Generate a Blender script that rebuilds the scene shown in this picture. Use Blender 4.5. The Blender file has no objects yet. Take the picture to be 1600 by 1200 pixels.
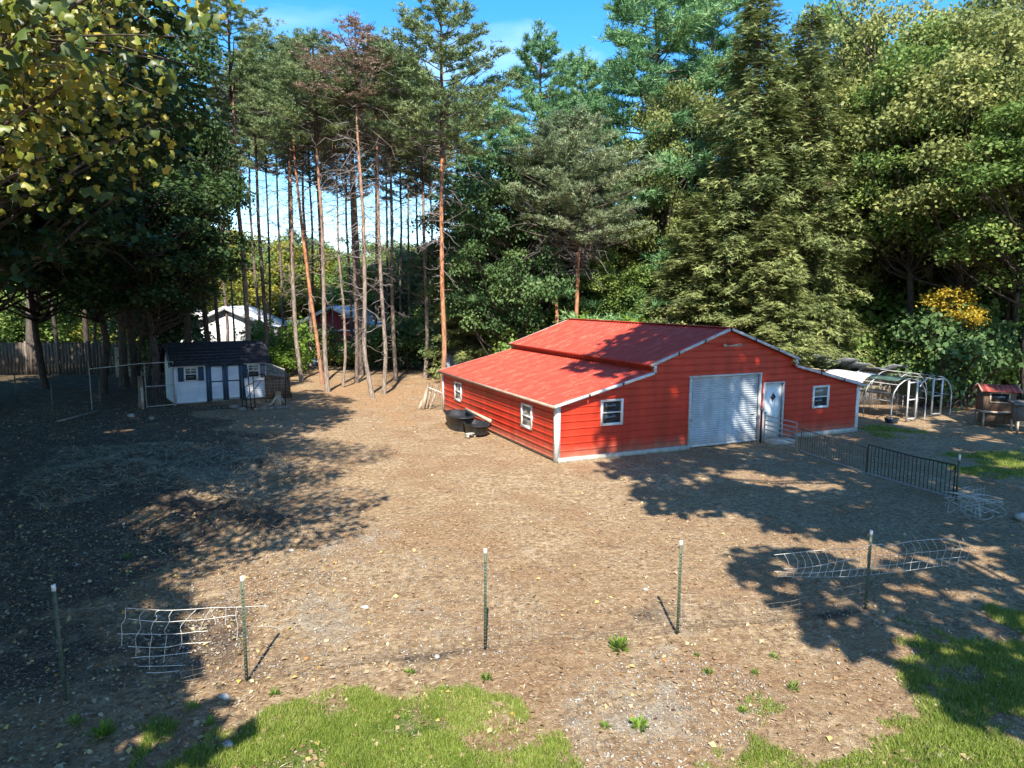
import bpy, math
import numpy as np
from mathutils import Vector, Matrix
R_ = math.radians
SC = bpy.context.scene
COL = SC.collection

# ------------------------------------------------------------------ camera, sky, sun
CAM = np.array([-9.8255, -18.5031, 5.009])
YAW, PITCH, ROLL, FPX = 0.4229, 0.1224, 0.0034, 1075.79
Fv = np.array([math.sin(YAW)*math.cos(PITCH), math.cos(YAW)*math.cos(PITCH), -math.sin(PITCH)])
Rv0 = np.array([math.cos(YAW), -math.sin(YAW), 0.])
Uv0 = np.cross(Rv0, Fv)
Rv = Rv0*math.cos(ROLL)+Uv0*math.sin(ROLL)
Uv = -Rv0*math.sin(ROLL)+Uv0*math.cos(ROLL)
cam_d = bpy.data.cameras.new('camera')
cam = bpy.data.objects.new('camera', cam_d); COL.objects.link(cam)
cam.matrix_world = Matrix(((Rv[0], Uv[0], -Fv[0], CAM[0]), (Rv[1], Uv[1], -Fv[1], CAM[1]), (Rv[2], Uv[2], -Fv[2], CAM[2]), (0, 0, 0, 1)))
cam_d.sensor_width = 36; cam_d.lens = FPX/1600*36; cam_d.clip_start = 0.1; cam_d.clip_end = 3000
SC.camera = cam

SUN_AZ, SUN_EL = 203.3, 47.8          # where the sun stands
world = bpy.data.worlds.new('World'); SC.world = world; world.use_nodes = True
wn = world.node_tree; wn.nodes.clear()
w_out = wn.nodes.new('ShaderNodeOutputWorld'); w_bg = wn.nodes.new('ShaderNodeBackground')
w_sky = wn.nodes.new('ShaderNodeTexSky'); w_sky.sky_type = 'NISHITA'; w_sky.sun_disc = False
w_sky.sun_elevation = R_(SUN_EL); w_sky.sun_rotation = R_(SUN_AZ)
w_sky.altitude = 200; w_sky.air_density = 1.0; w_sky.dust_density = 0.4; w_sky.ozone_density = 2.0
w_hsv = wn.nodes.new('ShaderNodeHueSaturation'); w_hsv.inputs['Saturation'].default_value = 1.42
w_bg.inputs['Strength'].default_value = 0.15
# thin wisps of high cloud
w_tc = wn.nodes.new('ShaderNodeTexCoord'); w_map = wn.nodes.new('ShaderNodeMapping')
w_map.inputs['Scale'].default_value = (1.6, 2.6, 5.0); w_map.inputs['Rotation'].default_value = (0, 0.5, 0.4)
w_noi = wn.nodes.new('ShaderNodeTexNoise'); w_noi.inputs['Scale'].default_value = 1.3
w_noi.inputs['Detail'].default_value = 7; w_noi.inputs['Distortion'].default_value = 0.6
w_rmp = wn.nodes.new('ShaderNodeMapRange'); w_rmp.inputs[1].default_value = 0.60; w_rmp.inputs[2].default_value = 0.85
w_rmp.inputs[3].default_value = 0.0; w_rmp.inputs[4].default_value = 0.35
w_mix = wn.nodes.new('ShaderNodeMixRGB'); w_mix.inputs[2].default_value = (6.5, 6.9, 7.6, 1)
L = wn.links.new
L(w_tc.outputs['Generated'], w_map.inputs[0]); L(w_map.outputs[0], w_noi.inputs['Vector'])
L(w_noi.outputs['Fac'], w_rmp.inputs[0]); L(w_rmp.outputs[0], w_mix.inputs[0])
L(w_sky.outputs[0], w_hsv.inputs['Color']); L(w_hsv.outputs[0], w_mix.inputs[1]); L(w_mix.outputs[0], w_bg.inputs[0])
L(w_bg.outputs[0], w_out.inputs[0])

sun_d = bpy.data.lights.new('sun', 'SUN'); sun_d.energy = 4.6; sun_d.angle = R_(0.55); sun_d.color = (1.0, 0.93, 0.82)
sun = bpy.data.objects.new('sun', sun_d); COL.objects.link(sun)
az = R_(SUN_AZ-180)
SUNDIR = Vector((math.sin(az)*math.cos(R_(SUN_EL)), math.cos(az)*math.cos(R_(SUN_EL)), -math.sin(R_(SUN_EL))))
sun.rotation_euler = SUNDIR.to_track_quat('-Z', 'Y').to_euler(); sun.location = (-30, -40, 60)
SC.view_settings.view_transform = 'Standard'; SC.view_settings.look = 'None'
SC.view_settings.exposure = 1.24; SC.view_settings.gamma = 1.0; SC.view_settings.use_curve_mapping = False
SC.cycles.max_bounces = 5; SC.cycles.diffuse_bounces = 3; SC.cycles.glossy_bounces = 2
SC.cycles.transmission_bounces = 3; SC.cycles.transparent_max_bounces = 6

# ------------------------------------------------------------------ places on the ground
def ray(x, y): return Fv+Rv*(x-800)/FPX+Uv*(600-y)/FPX
def gp(x, y, z=0.0):
    d = ray(x, y); return CAM+d*(z-CAM[2])/d[2]
def at(px, d):                               # ground spot in the direction of a column, d metres away
    r = ray(px, 470); h = r[:2]/np.hypot(*r[:2]); return CAM[:2]+h*d
def hz(px, y, d):                            # height above ground seen at row y, d metres away
    r = ray(px, y); return CAM[2]+r[2]/np.hypot(r[0], r[1])*d

# ------------------------------------------------------------------ numpy noise
def vnoise(x, y, s, seed=0):
    x = np.asarray(x)/s; y = np.asarray(y)/s
    xi = np.floor(x).astype(np.int64); yi = np.floor(y).astype(np.int64)
    fx = x-xi; fy = y-yi; fx = fx*fx*(3-2*fx); fy = fy*fy*(3-2*fy)
    def h(a, b):
        n = (a*374761393+b*668265263+seed*1442695041) & 0xffffffff
        n = ((n ^ (n >> 13))*1274126177) & 0xffffffff
        return ((n ^ (n >> 16)) & 0xffff)/65535.0
    return (h(xi, yi)*(1-fx)+h(xi+1, yi)*fx)*(1-fy)+(h(xi, yi+1)*(1-fx)+h(xi+1, yi+1)*fx)*fy
def fbm(x, y, s, seed=0, o=4):
    t = 0; a = 0.5; n = 0
    for i in range(o): t = t+a*vnoise(x, y, s/2**i, seed+i*7); n += a; a *= 0.55
    return t/n
def in_poly(x, y, P):
    r = np.zeros(x.shape, bool); j = len(P)-1
    for i in range(len(P)):
        xi, yi = P[i][:2]; xj, yj = P[j][:2]
        c = ((yi > y) != (yj > y)) & (x < (xj-xi)*(y-yi)/(yj-yi+1e-12)+xi); r ^= c; j = i
    return r
def poly_dist(x, y, P):                      # signed distance, positive inside
    d = np.full(x.shape, 1e9)
    for i in range(len(P)):
        ax, ay = P[i-1][:2]; bx, by = P[i][:2]; ux, uy = bx-ax, by-ay
        t = np.clip(((x-ax)*ux+(y-ay)*uy)/(ux*ux+uy*uy+1e-9), 0, 1)
        d = np.minimum(d, np.hypot(x-ax-t*ux, y-ay-t*uy))
    return np.where(in_poly(x, y, P), d, -d)

# ------------------------------------------------------------------ materials
def mat(name):
    m = bpy.data.materials.new(name); m.use_nodes = True; n = m.node_tree; n.nodes.clear(); return m, n
def N(n, t, **k):
    o = n.nodes.new(t)
    for a, b in k.items():
        if a.startswith('i_'): o.inputs[a[2:].replace('_', ' ')].default_value = b
        else: setattr(o, a, b)
    return o
def rgb(c): return (c[0], c[1], c[2], 1)
def surf(name, c1, c2, scale=4, rough=0.6, bump=0.0, bscale=30, detail=6, stretch=(1, 1, 1), lo=0.35, hi=0.65, metal=0, spec=0.4, coord='Object'):
    m, n = mat(name)
    tc = N(n, 'ShaderNodeTexCoord'); mp = N(n, 'ShaderNodeMapping'); mp.inputs['Scale'].default_value = stretch
    no = N(n, 'ShaderNodeTexNoise'); no.inputs['Scale'].default_value = scale; no.inputs['Detail'].default_value = detail
    no.inputs['Roughness'].default_value = 0.65
    cr = N(n, 'ShaderNodeValToRGB'); cr.color_ramp.elements[0].position = lo; cr.color_ramp.elements[1].position = hi
    cr.color_ramp.elements[0].color = rgb(c1); cr.color_ramp.elements[1].color = rgb(c2)
    b = N(n, 'ShaderNodeBsdfPrincipled'); b.inputs['Roughness'].default_value = rough; b.inputs['Metallic'].default_value = metal
    b.inputs['Specular IOR Level'].default_value = spec
    o = N(n, 'ShaderNodeOutputMaterial'); l = n.links.new
    l(tc.outputs[coord], mp.inputs[0]); l(mp.outputs[0], no.inputs['Vector']); l(no.outputs['Fac'], cr.inputs[0])
    l(cr.outputs[0], b.inputs['Base Color']); l(b.outputs[0], o.inputs[0])
    if bump:
        n2 = N(n, 'ShaderNodeTexNoise'); n2.inputs['Scale'].default_value = bscale; n2.inputs['Detail'].default_value = 5
        bp = N(n, 'ShaderNodeBump'); bp.inputs['Strength'].default_value = bump; bp.inputs['Distance'].default_value = 0.02
        l(mp.outputs[0], n2.inputs['Vector']); l(n2.outputs['Fac'], bp.inputs['Height']); l(bp.outputs[0], b.inputs['Normal'])
    return m
def leafmat(name, cols, trans=0.3, rough=0.55, jitter=0.12, spec=0.3):
    """cols: colours along the leaf attribute 'tint'"""
    m, n = mat(name); l = n.links.new
    at_ = N(n, 'ShaderNodeAttribute', attribute_name='tint'); oi = N(n, 'ShaderNodeObjectInfo')
    ad = N(n, 'ShaderNodeMath', operation='MULTIPLY_ADD'); ad.inputs[1].default_value = jitter*2; l(oi.outputs['Random'], ad.inputs[0])
    sb = N(n, 'ShaderNodeMath', operation='SUBTRACT'); sb.inputs[1].default_value = jitter
    l(at_.outputs['Fac'], ad.inputs[2]); l(ad.outputs[0], sb.inputs[0])
    cr = N(n, 'ShaderNodeValToRGB'); e = cr.color_ramp.elements
    e[0].color = rgb(cols[0]); e[0].position = 0; e[1].color = rgb(cols[-1]); e[1].position = 1
    for i, c in enumerate(cols[1:-1]):
        q = e.new((i+1)/(len(cols)-1)); q.color = rgb(c)
    l(sb.outputs[0], cr.inputs[0])
    b = N(n, 'ShaderNodeBsdfPrincipled'); b.inputs['Roughness'].default_value = rough; b.inputs['Specular IOR Level'].default_value = spec
    t = N(n, 'ShaderNodeBsdfTranslucent'); mx = N(n, 'ShaderNodeMixShader'); mx.inputs[0].default_value = trans
    o = N(n, 'ShaderNodeOutputMaterial')
    l(cr.outputs[0], b.inputs['Base Color']); l(cr.outputs[0], t.inputs[0]); l(b.outputs[0], mx.inputs[1]); l(t.outputs[0], mx.inputs[2]); l(mx.outputs[0], o.inputs[0])
    return m
def bark(name, low, high, z0, z1, furrow=1.0):
    m, n = mat(name); l = n.links.new
    tc = N(n, 'ShaderNodeTexCoord'); sx = N(n, 'ShaderNodeSeparateXYZ'); l(tc.outputs['Object'], sx.inputs[0])
    mr = N(n, 'ShaderNodeMapRange'); mr.inputs[1].default_value = z0; mr.inputs[2].default_value = z1; l(sx.outputs[2], mr.inputs[0])
    mp = N(n, 'ShaderNodeMapping'); mp.inputs['Scale'].default_value = (14, 14, 3); l(tc.outputs['Object'], mp.inputs[0])
    no = N(n, 'ShaderNodeTexNoise'); no.inputs['Scale'].default_value = 1; no.inputs['Detail'].default_value = 8; l(mp.outputs[0], no.inputs['Vector'])
    mx = N(n, 'ShaderNodeMixRGB'); mx.inputs[1].default_value = rgb(low); mx.inputs[2].default_value = rgb(high); l(mr.outputs[0], mx.inputs[0])
    vr = N(n, 'ShaderNodeMapRange'); vr.inputs[1].default_value = .3; vr.inputs[2].default_value = .7; vr.inputs[3].default_value = .45; vr.inputs[4].default_value = 1.35
    l(no.outputs['Fac'], vr.inputs[0])
    mu = N(n, 'ShaderNodeVectorMath', operation='SCALE'); l(mx.outputs[0], mu.inputs[0]); l(vr.outputs[0], mu.inputs['Scale'])
    b = N(n, 'ShaderNodeBsdfPrincipled'); b.inputs['Roughness'].default_value = .9; b.inputs['Specular IOR Level'].default_value = .15
    bp = N(n, 'ShaderNodeBump'); bp.inputs['Strength'].default_value = .6*furrow; bp.inputs['Distance'].default_value = .03
    l(no.outputs['Fac'], bp.inputs['Height']); l(bp.outputs[0], b.inputs['Normal'])
    o = N(n, 'ShaderNodeOutputMaterial'); l(mu.outputs[0], b.inputs['Base Color']); l(b.outputs[0], o.inputs[0])
    return m

M = {}
M['red'] = surf('red painted steel siding', (0.43, 0.030, 0.012), (0.52, 0.042, 0.018), 1.2, 0.42, 0.03, 60, spec=0.4)
def weather(m, tint, z0, z1, amt):
    # dusty splash along the foot of the wall and long faded streaks
    n = m.node_tree; l = n.links.new; b = [q for q in n.nodes if q.type == 'BSDF_PRINCIPLED'][0]; src = b.inputs['Base Color'].links[0].from_socket
    g = N(n, 'ShaderNodeNewGeometry'); sx = N(n, 'ShaderNodeSeparateXYZ'); l(g.outputs['Position'], sx.inputs[0])
    no = N(n, 'ShaderNodeTexNoise'); no.inputs['Scale'].default_value = 2.2; no.inputs['Detail'].default_value = 9; no.inputs['Roughness'].default_value = .7; l(g.outputs['Position'], no.inputs['Vector'])
    ad = N(n, 'ShaderNodeMath', operation='MULTIPLY_ADD'); l(no.outputs['Fac'], ad.inputs[0]); ad.inputs[1].default_value = -.9; l(sx.outputs[2], ad.inputs[2])
    mr = N(n, 'ShaderNodeMapRange'); mr.inputs[1].default_value = z1-.45; mr.inputs[2].default_value = z0-.45; mr.inputs[3].default_value = 0; mr.inputs[4].default_value = amt; l(ad.outputs[0], mr.inputs[0])
    mx = N(n, 'ShaderNodeMixRGB'); l(mr.outputs[0], mx.inputs[0]); l(src, mx.inputs[1]); mx.inputs[2].default_value = rgb(tint)
    mp = N(n, 'ShaderNodeMapping'); mp.inputs['Scale'].default_value = (1.1, 1.1, .12); l(g.outputs['Position'], mp.inputs[0])
    n2 = N(n, 'ShaderNodeTexNoise'); n2.inputs['Scale'].default_value = 2.4; n2.inputs['Detail'].default_value = 6; l(mp.outputs[0], n2.inputs['Vector'])
    m2 = N(n, 'ShaderNodeMapRange'); m2.inputs[1].default_value = .35; m2.inputs[2].default_value = .65; m2.inputs[3].default_value = .82; m2.inputs[4].default_value = 1.12; l(n2.outputs['Fac'], m2.inputs[0])
    sc = N(n, 'ShaderNodeVectorMath', operation='SCALE'); l(mx.outputs[0], sc.inputs[0]); l(m2.outputs[0], sc.inputs['Scale']); l(sc.outputs[0], b.inputs['Base Color'])
def rib_shading(m):                             # light and dark of each rib, painted into the colour as stripes
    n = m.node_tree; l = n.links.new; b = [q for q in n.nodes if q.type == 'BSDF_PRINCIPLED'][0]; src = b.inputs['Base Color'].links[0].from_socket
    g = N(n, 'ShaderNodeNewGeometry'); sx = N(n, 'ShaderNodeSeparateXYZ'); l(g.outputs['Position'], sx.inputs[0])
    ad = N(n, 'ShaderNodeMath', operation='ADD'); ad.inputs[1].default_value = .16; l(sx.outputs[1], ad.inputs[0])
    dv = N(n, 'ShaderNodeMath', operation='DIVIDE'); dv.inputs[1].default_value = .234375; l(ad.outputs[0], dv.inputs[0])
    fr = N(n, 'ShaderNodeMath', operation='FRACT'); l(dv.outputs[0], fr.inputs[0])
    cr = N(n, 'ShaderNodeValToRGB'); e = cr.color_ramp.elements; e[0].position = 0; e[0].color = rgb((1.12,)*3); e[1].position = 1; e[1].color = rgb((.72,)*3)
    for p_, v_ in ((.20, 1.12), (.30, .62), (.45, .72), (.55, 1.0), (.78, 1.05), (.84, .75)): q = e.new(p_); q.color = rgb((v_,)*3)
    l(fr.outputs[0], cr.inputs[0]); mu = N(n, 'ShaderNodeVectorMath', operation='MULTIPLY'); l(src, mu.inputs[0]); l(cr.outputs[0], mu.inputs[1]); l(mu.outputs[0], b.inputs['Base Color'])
weather(M['red'], (.33, .20, .13), .05, .50, .6)
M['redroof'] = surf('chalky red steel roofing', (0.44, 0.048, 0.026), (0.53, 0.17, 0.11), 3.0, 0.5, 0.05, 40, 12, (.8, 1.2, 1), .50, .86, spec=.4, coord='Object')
rib_shading(M['redroof'])
M['white'] = surf('white painted trim', (0.62, 0.62, 0.6), (0.8, 0.8, 0.78), 3, 0.5, .02, 40)
M['dull_white'] = surf('weathered white metal', (0.4, 0.4, 0.4), (0.62, 0.62, 0.6), 5, 0.5, .05, 40)
M['eave'] = surf('dusty tan eave trim', (0.32, 0.22, 0.17), (0.46, 0.36, 0.29), 3, 0.6)
M['concrete'] = surf('concrete', (0.34, 0.31, 0.26), (0.52, 0.47, 0.39), 5, 0.9, .3, 40)
M['door'] = surf('grey white roll up door', (0.36, 0.40, 0.44), (0.46, 0.50, 0.53), 2, 0.38, spec=.5)
M['doorpanel'] = surf('white door', (0.66, 0.68, 0.68), (0.74, 0.75, 0.74), 2, 0.45)
M['black'] = surf('black rubber plastic', (0.012, 0.013, 0.015), (0.035, 0.036, 0.038), 5, 0.45, .1, 30)
M['darkmetal'] = surf('dark metal', (0.02, 0.02, 0.022), (0.05, 0.045, 0.04), 8, 0.5)
weather(M['door'], (.36, .30, .23), .02, .4, .5); weather(M['doorpanel'], (.36, .30, .23), .02, .35, .45)
M['galv'] = surf('galvanised steel', (0.36, 0.36, 0.36), (0.56, 0.56, 0.55), 9, 0.5)
M['wire'] = surf('galvanised wire', (0.42, 0.40, 0.36), (0.62, 0.59, 0.53), 9, 0.5, metal=.1)
M['finewire'] = surf('dull rusted wire', (0.12, 0.095, 0.07), (0.24, 0.19, 0.14), 9, 0.6, metal=.2)
M['tpost'] = surf('green painted steel', (0.055, 0.075, 0.045), (0.10, 0.12, 0.08), 12, 0.6)
M['glass'] = surf('dark window glass', (0.012, 0.014, 0.016), (0.03, 0.034, 0.036), 2, 0.06, spec=.8)
M['blind'] = surf('window glass with pale blind behind', (0.16, 0.15, 0.12), (0.26, 0.24, 0.19), 2, 0.12, spec=.8, stretch=(1, 1, 8))
M['blue'] = surf('slate blue painted wood', (0.03, 0.06, 0.10), (0.05, 0.085, 0.135), 5, 0.6)
M['whitesiding'] = surf('white vinyl siding', (0.5, 0.53, 0.56), (0.68, 0.7, 0.72), 1.5, 0.6, stretch=(1, 1, 2))
M['shingle'] = surf('dark blue grey shingle', (0.012, 0.014, 0.02), (0.05, 0.052, 0.06), 7, 0.95, .4, 30)
M['greywood'] = surf('weathered grey wood', (0.13, 0.11, 0.09), (0.30, 0.26, 0.21), 4, 0.85, .2, 30, stretch=(1, 1, .25))
M['darkboards'] = surf('dark weathered boards', (0.05, 0.04, 0.032), (0.14, 0.11, 0.085), 3, 0.9, .2, 20, stretch=(3, 3, .4))
M['brownwood'] = surf('brown stained wood', (0.10, 0.06, 0.04), (0.22, 0.14, 0.09), 4, 0.85, .2, 30, stretch=(6, 6, .6))
M['palewood'] = surf('pale bleached wood', (0.36, 0.28, 0.20), (0.55, 0.45, 0.34), 5, 0.85, .25, 30)
M['tarp'] = surf('white tarp', (0.62, 0.63, 0.64), (0.8, 0.8, 0.8), 3, 0.6, .1, 8)
M['shade'] = surf('green shade cloth', (0.035, 0.075, 0.06), (0.07, 0.12, 0.10), 9, 0.8)
M['redshingle'] = surf('red shingle', (0.3, 0.05, 0.035), (0.45, 0.10, 0.07), 14, 0.85, .2, 40)
M['slate'] = surf('loose grey roof sheets', (0.09, 0.095, 0.105), (0.34, 0.35, 0.37), 3, 0.8, .2, 20)
M['brick'] = surf('orange brick', (0.28, 0.10, 0.06), (0.4, 0.17, 0.10), 12, 0.9)
M['barnred'] = surf('dull red boards', (0.34, 0.04, 0.04), (0.44, 0.065, 0.06), 3, 0.7, stretch=(6, 6, .4))
M['palemetal'] = surf('pale grey metal roofing', (0.6, 0.6, 0.6), (0.76, 0.76, 0.75), 2, 0.5)
M['stone'] = surf('pale grey stone', (0.25, 0.24, 0.23), (0.48, 0.46, 0.43), 9, 0.9, .3, 60)
M['carblue'] = surf('dark blue car paint', (0.015, 0.03, 0.06), (0.02, 0.04, 0.08), 2, 0.25, spec=.6)
M['bark_maple'] = bark('furrowed grey brown bark', (0.10, 0.085, 0.07), (0.13, 0.11, 0.09), 0, 8)
M['bark_dark'] = bark('dark forest bark', (0.075, 0.06, 0.05), (0.085, 0.07, 0.06), 0, 8)
M['bark_pine'] = bark('grey to orange pine bark', (0.27, 0.22, 0.18), (0.40, 0.23, 0.145), 5.5, 12)
M['bark_orange'] = bark('orange pine bark', (0.34, 0.19, 0.12), (0.50, 0.22, 0.11), 1, 6, .8)
M['bark_mid'] = bark('brown pine bark', (0.17, 0.135, 0.115), (0.25, 0.165, 0.12), 5, 13)
M['deadtwig'] = surf('dead grey twigs', (0.16, 0.13, 0.12), (0.30, 0.26, 0.23), 5, 0.9)
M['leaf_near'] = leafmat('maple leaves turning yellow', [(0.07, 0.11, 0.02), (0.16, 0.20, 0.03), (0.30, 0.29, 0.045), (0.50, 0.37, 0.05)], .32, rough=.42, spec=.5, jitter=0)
M['leaf_maple'] = leafmat('dark maple leaves', [(0.025, 0.055, 0.018), (0.05, 0.095, 0.026), (0.095, 0.145, 0.036)], .28)
M['leaf_green'] = leafmat('mid green broad leaves', [(0.08, 0.15, 0.035), (0.17, 0.26, 0.06), (0.31, 0.39, 0.10)], .34)
M['leaf_olive'] = leafmat('olive broad leaves', [(0.115, 0.155, 0.045), (0.235, 0.27, 0.08), (0.40, 0.40, 0.13)], .34)
M['leaf_dark'] = leafmat('deep green leaves', [(0.042, 0.095, 0.034), (0.095, 0.17, 0.056), (0.17, 0.25, 0.08)], .28)
M['leaf_yellow'] = leafmat('yellow green leaves', [(0.10, 0.15, 0.03), (0.21, 0.24, 0.04), (0.38, 0.33, 0.05)], .4)
M['leaf_gold'] = leafmat('golden leaves', [(0.34, 0.27, 0.03), (0.52, 0.38, 0.04), (0.62, 0.42, 0.06)], .4)
M['leaf_bright'] = leafmat('bright fresh green leaves', [(0.08, 0.16, 0.025), (0.15, 0.26, 0.035), (0.26, 0.36, 0.06)], .4)
M['needle_scots'] = leafmat('grey green pine needles', [(0.11, 0.17, 0.07), (0.21, 0.28, 0.115), (0.33, 0.37, 0.16)], .15)
M['needle_blue'] = leafmat('blue green pine needles', [(0.07, 0.165, 0.065), (0.155, 0.30, 0.12), (0.29, 0.42, 0.16)], .15)
M['needle_pale'] = leafmat('pale olive pine needles', [(0.13, 0.18, 0.09), (0.24, 0.30, 0.155), (0.36, 0.40, 0.22)], .15)
M['needle_dead'] = leafmat('rusty dead needles', [(0.15, 0.11, 0.085), (0.27, 0.19, 0.14), (0.38, 0.27, 0.19)], .15)
M['hemlock'] = leafmat('olive hemlock sprays', [(0.10, 0.135, 0.045), (0.21, 0.25, 0.085), (0.34, 0.37, 0.13)], .2)
M['grass'] = leafmat('grass blades', [(0.07, 0.12, 0.02), (0.17, 0.25, 0.035), (0.32, 0.37, 0.075), (0.50, 0.46, 0.22)], .3, jitter=0)
M['litter'] = leafmat('fallen leaves', [(0.16, 0.085, 0.045), (0.30, 0.19, 0.10), (0.46, 0.37, 0.23), (0.55, 0.42, 0.10), (0.55, 0.22, 0.05), (0.5, 0.48, 0.42)], .1, jitter=0)
M['straw'] = leafmat('straw and wood chips', [(0.16, 0.11, 0.065), (0.34, 0.24, 0.14), (0.52, 0.41, 0.26), (0.62, 0.54, 0.40)], .1, jitter=0)
M['pebble'] = leafmat('gravel stones', [(0.13, 0.115, 0.095), (0.24, 0.215, 0.18), (0.42, 0.39, 0.34)], 0.0, .9, jitter=0)

# ------------------------------------------------------------------ mesh helpers
class MB:
    """collects vertices and faces; build() makes ONE mesh object"""
    def __init__(s): s.v = []; s.f = []; s.n = 0; s.t = []
    def add(s, V, Fc, tint=None):
        V = np.asarray(V, float).reshape(-1, 3); Fc = np.asarray(Fc, np.int64)
        s.v.append(V); s.f.append(Fc+s.n); s.n += len(V)
        s.t.append(np.full(len(V), .5) if tint is None else np.broadcast_to(np.asarray(tint, float), (len(V),)))
        return s
    def box(s, c, size, rz=0, rx=0, ry=0):
        x, y, z = np.array(size)/2.
        V = np.array([(-x, -y, -z), (x, -y, -z), (x, y, -z), (-x, y, -z), (-x, -y, z), (x, -y, z), (x, y, z), (-x, y, z)])
        Mx = np.array(Matrix.Rotation(rz, 3, 'Z') @ Matrix.Rotation(ry, 3, 'Y') @ Matrix.Rotation(rx, 3, 'X'))
        V = V@Mx.T+np.array(c)
        return s.add(V, [(0, 3, 2, 1), (4, 5, 6, 7), (0, 1, 5, 4), (1, 2, 6, 5), (2, 3, 7, 6), (3, 0, 4, 7)])
    def beam(s, a, b, w, h, up=(0, 0, 1)):
        a = np.array(a, float); b = np.array(b, float); d = b-a; d /= np.linalg.norm(d)
        sd = np.cross(d, up); sd /= (np.linalg.norm(sd)+1e-9); u = np.cross(sd, d)
        V = [p+sd*i*w/2+u*j*h/2 for p in (a, b) for i, j in ((-1, -1), (1, -1), (1, 1), (-1, 1))]
        return s.add(V, [(0, 1, 2, 3), (7, 6, 5, 4), (0, 4, 5, 1), (1, 5, 6, 2), (2, 6, 7, 3), (3, 7, 4, 0)])
    def tube(s, P, r, sides=6, caps=True, wob=0, rng=None, tint=None):
        P = np.asarray(P, float); n = len(P); r = np.broadcast_to(np.asarray(r, float), (n,))
        T = np.gradient(P, axis=0); T /= np.linalg.norm(T, axis=1)[:, None]+1e-9
        ref = np.array([0, 0, 1.]) if abs(T[0][2]) < .9 else np.array([1., 0, 0])
        A = np.cross(T, ref); A /= np.linalg.norm(A, axis=1)[:, None]+1e-9; B = np.cross(T, A)
        an = np.arange(sides)*2*math.pi/sides
        rr = np.broadcast_to(r[:, None, None], (n, sides, 1))
        if wob: rr = rr*(1+wob*(rng.random((n, sides, 1))-.5))
        V = P[:, None]+rr*(np.cos(an)[None, :, None]*A[:, None]+np.sin(an)[None, :, None]*B[:, None])
        i = np.arange(n-1)[:, None]*sides; j = np.arange(sides)[None]; k = (j+1) % sides
        Fc = np.stack([i+j, i+sides+j, i+sides+k, i+k], -1).reshape(-1, 4)
        s.add(V.reshape(-1, 3), Fc, tint)
        if caps:
            for base in (0, (n-1)*sides):
                c = [base+q for q in range(sides)]
                if sides == 4: s.f.append(np.array([c])+s.n-n*sides)
                else: s.f.append(np.array([[c[0], c[q], c[q+1]] for q in range(1, sides-1)])+s.n-n*sides)
        return s
    def ngon(s, P): s.add(P, [list(range(len(P)))]); return s
    def prism(s, P, d):                      # polygon extruded by vector d
        P = np.asarray(P, float); n = len(P); Q = P+np.asarray(d, float)
        s.add(np.vstack([P, Q]), [[i, (i+1) % n, n+(i+1) % n, n+i] for i in range(n)])
        b = s.n-2*n
        s.f.append(np.array([list(range(n))[::-1]])+b); s.f.append(np.array([list(range(n, 2*n))])+b); return s
    def mesh(s, name, m, smooth=False):
        V = np.vstack(s.v); me = bpy.data.meshes.new(name)
        tot = np.concatenate([np.full(len(f), f.shape[1]) for f in s.f]); idx = np.concatenate([f.ravel() for f in s.f])
        me.vertices.add(len(V)); me.vertices.foreach_set('co', V.astype(np.float32).ravel())
        me.loops.add(len(idx)); me.loops.foreach_set('vertex_index', idx.astype(np.int32))
        me.polygons.add(len(tot)); st = np.concatenate([[0], np.cumsum(tot)[:-1]])
        me.polygons.foreach_set('loop_start', st.astype(np.int32)); me.polygons.foreach_set('loop_total', tot.astype(np.int32))
        if smooth: me.polygons.foreach_set('use_smooth', np.ones(len(tot), bool))
        t = np.concatenate(s.t)
        if np.ptp(t) > 0:
            a = me.attributes.new('tint', 'FLOAT', 'POINT'); a.data.foreach_set('value', t.astype(np.float32))
        me.update(calc_edges=True); me.materials.append(m); return me
    def build(s, name, m, parent=None, smooth=False):
        return link(name, s.mesh(name, m, smooth), parent)
def link(name, me, parent=None, loc=None, rz=None):
    o = bpy.data.objects.new(name, me); COL.objects.link(o)
    if parent is not None: o.parent = parent
    if loc is not None: o.location = loc
    if rz is not None: o.rotation_euler = (0, 0, rz)
    return o
def tag(o, label=None, cat=None, group=None, kind=None):
    if label: o['label'] = label
    if cat: o['category'] = cat
    if group: o['group'] = group
    if kind: o['kind'] = kind
    return o
def thing(name, label, cat, loc=(0, 0, 0), rz=0, group=None):
    o = bpy.data.objects.new(name, None); o.empty_display_size = .2; COL.objects.link(o)
    o.location = loc; o.rotation_euler = (0, 0, rz); return tag(o, label, cat, group)
def unit(a): return a/(np.linalg.norm(a, axis=-1, keepdims=True)+1e-9)
def rhombs(mb, c, a, b, Ln, W, tint, fold=.15):
    """flat pointed leaves: centre c, axis a, side b"""
    n = len(c); nr = unit(np.cross(a, b))
    V = np.stack([c-a*Ln/2, c+b*W/2+nr*W*fold, c+a*Ln/2, c-b*W/2+nr*W*fold], 1)
    Fc = (np.arange(n)*4)[:, None]+np.array([[0, 1, 2, 3]])
    mb.add(V.reshape(-1, 3), Fc, np.repeat(tint, 4))
def spikes(mb, c, d, Ln, W, tint, rng):
    """needles: thin triangles growing from c along d"""
    n = len(c); s = unit(np.cross(d, unit(rng.normal(size=(n, 3)))))
    V = np.stack([c-s*W/2, c+s*W/2, c+d*Ln], 1)
    mb.add(V.reshape(-1, 3), (np.arange(n)*3)[:, None]+np.array([[0, 1, 2]]), np.repeat(tint, 3))

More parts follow.
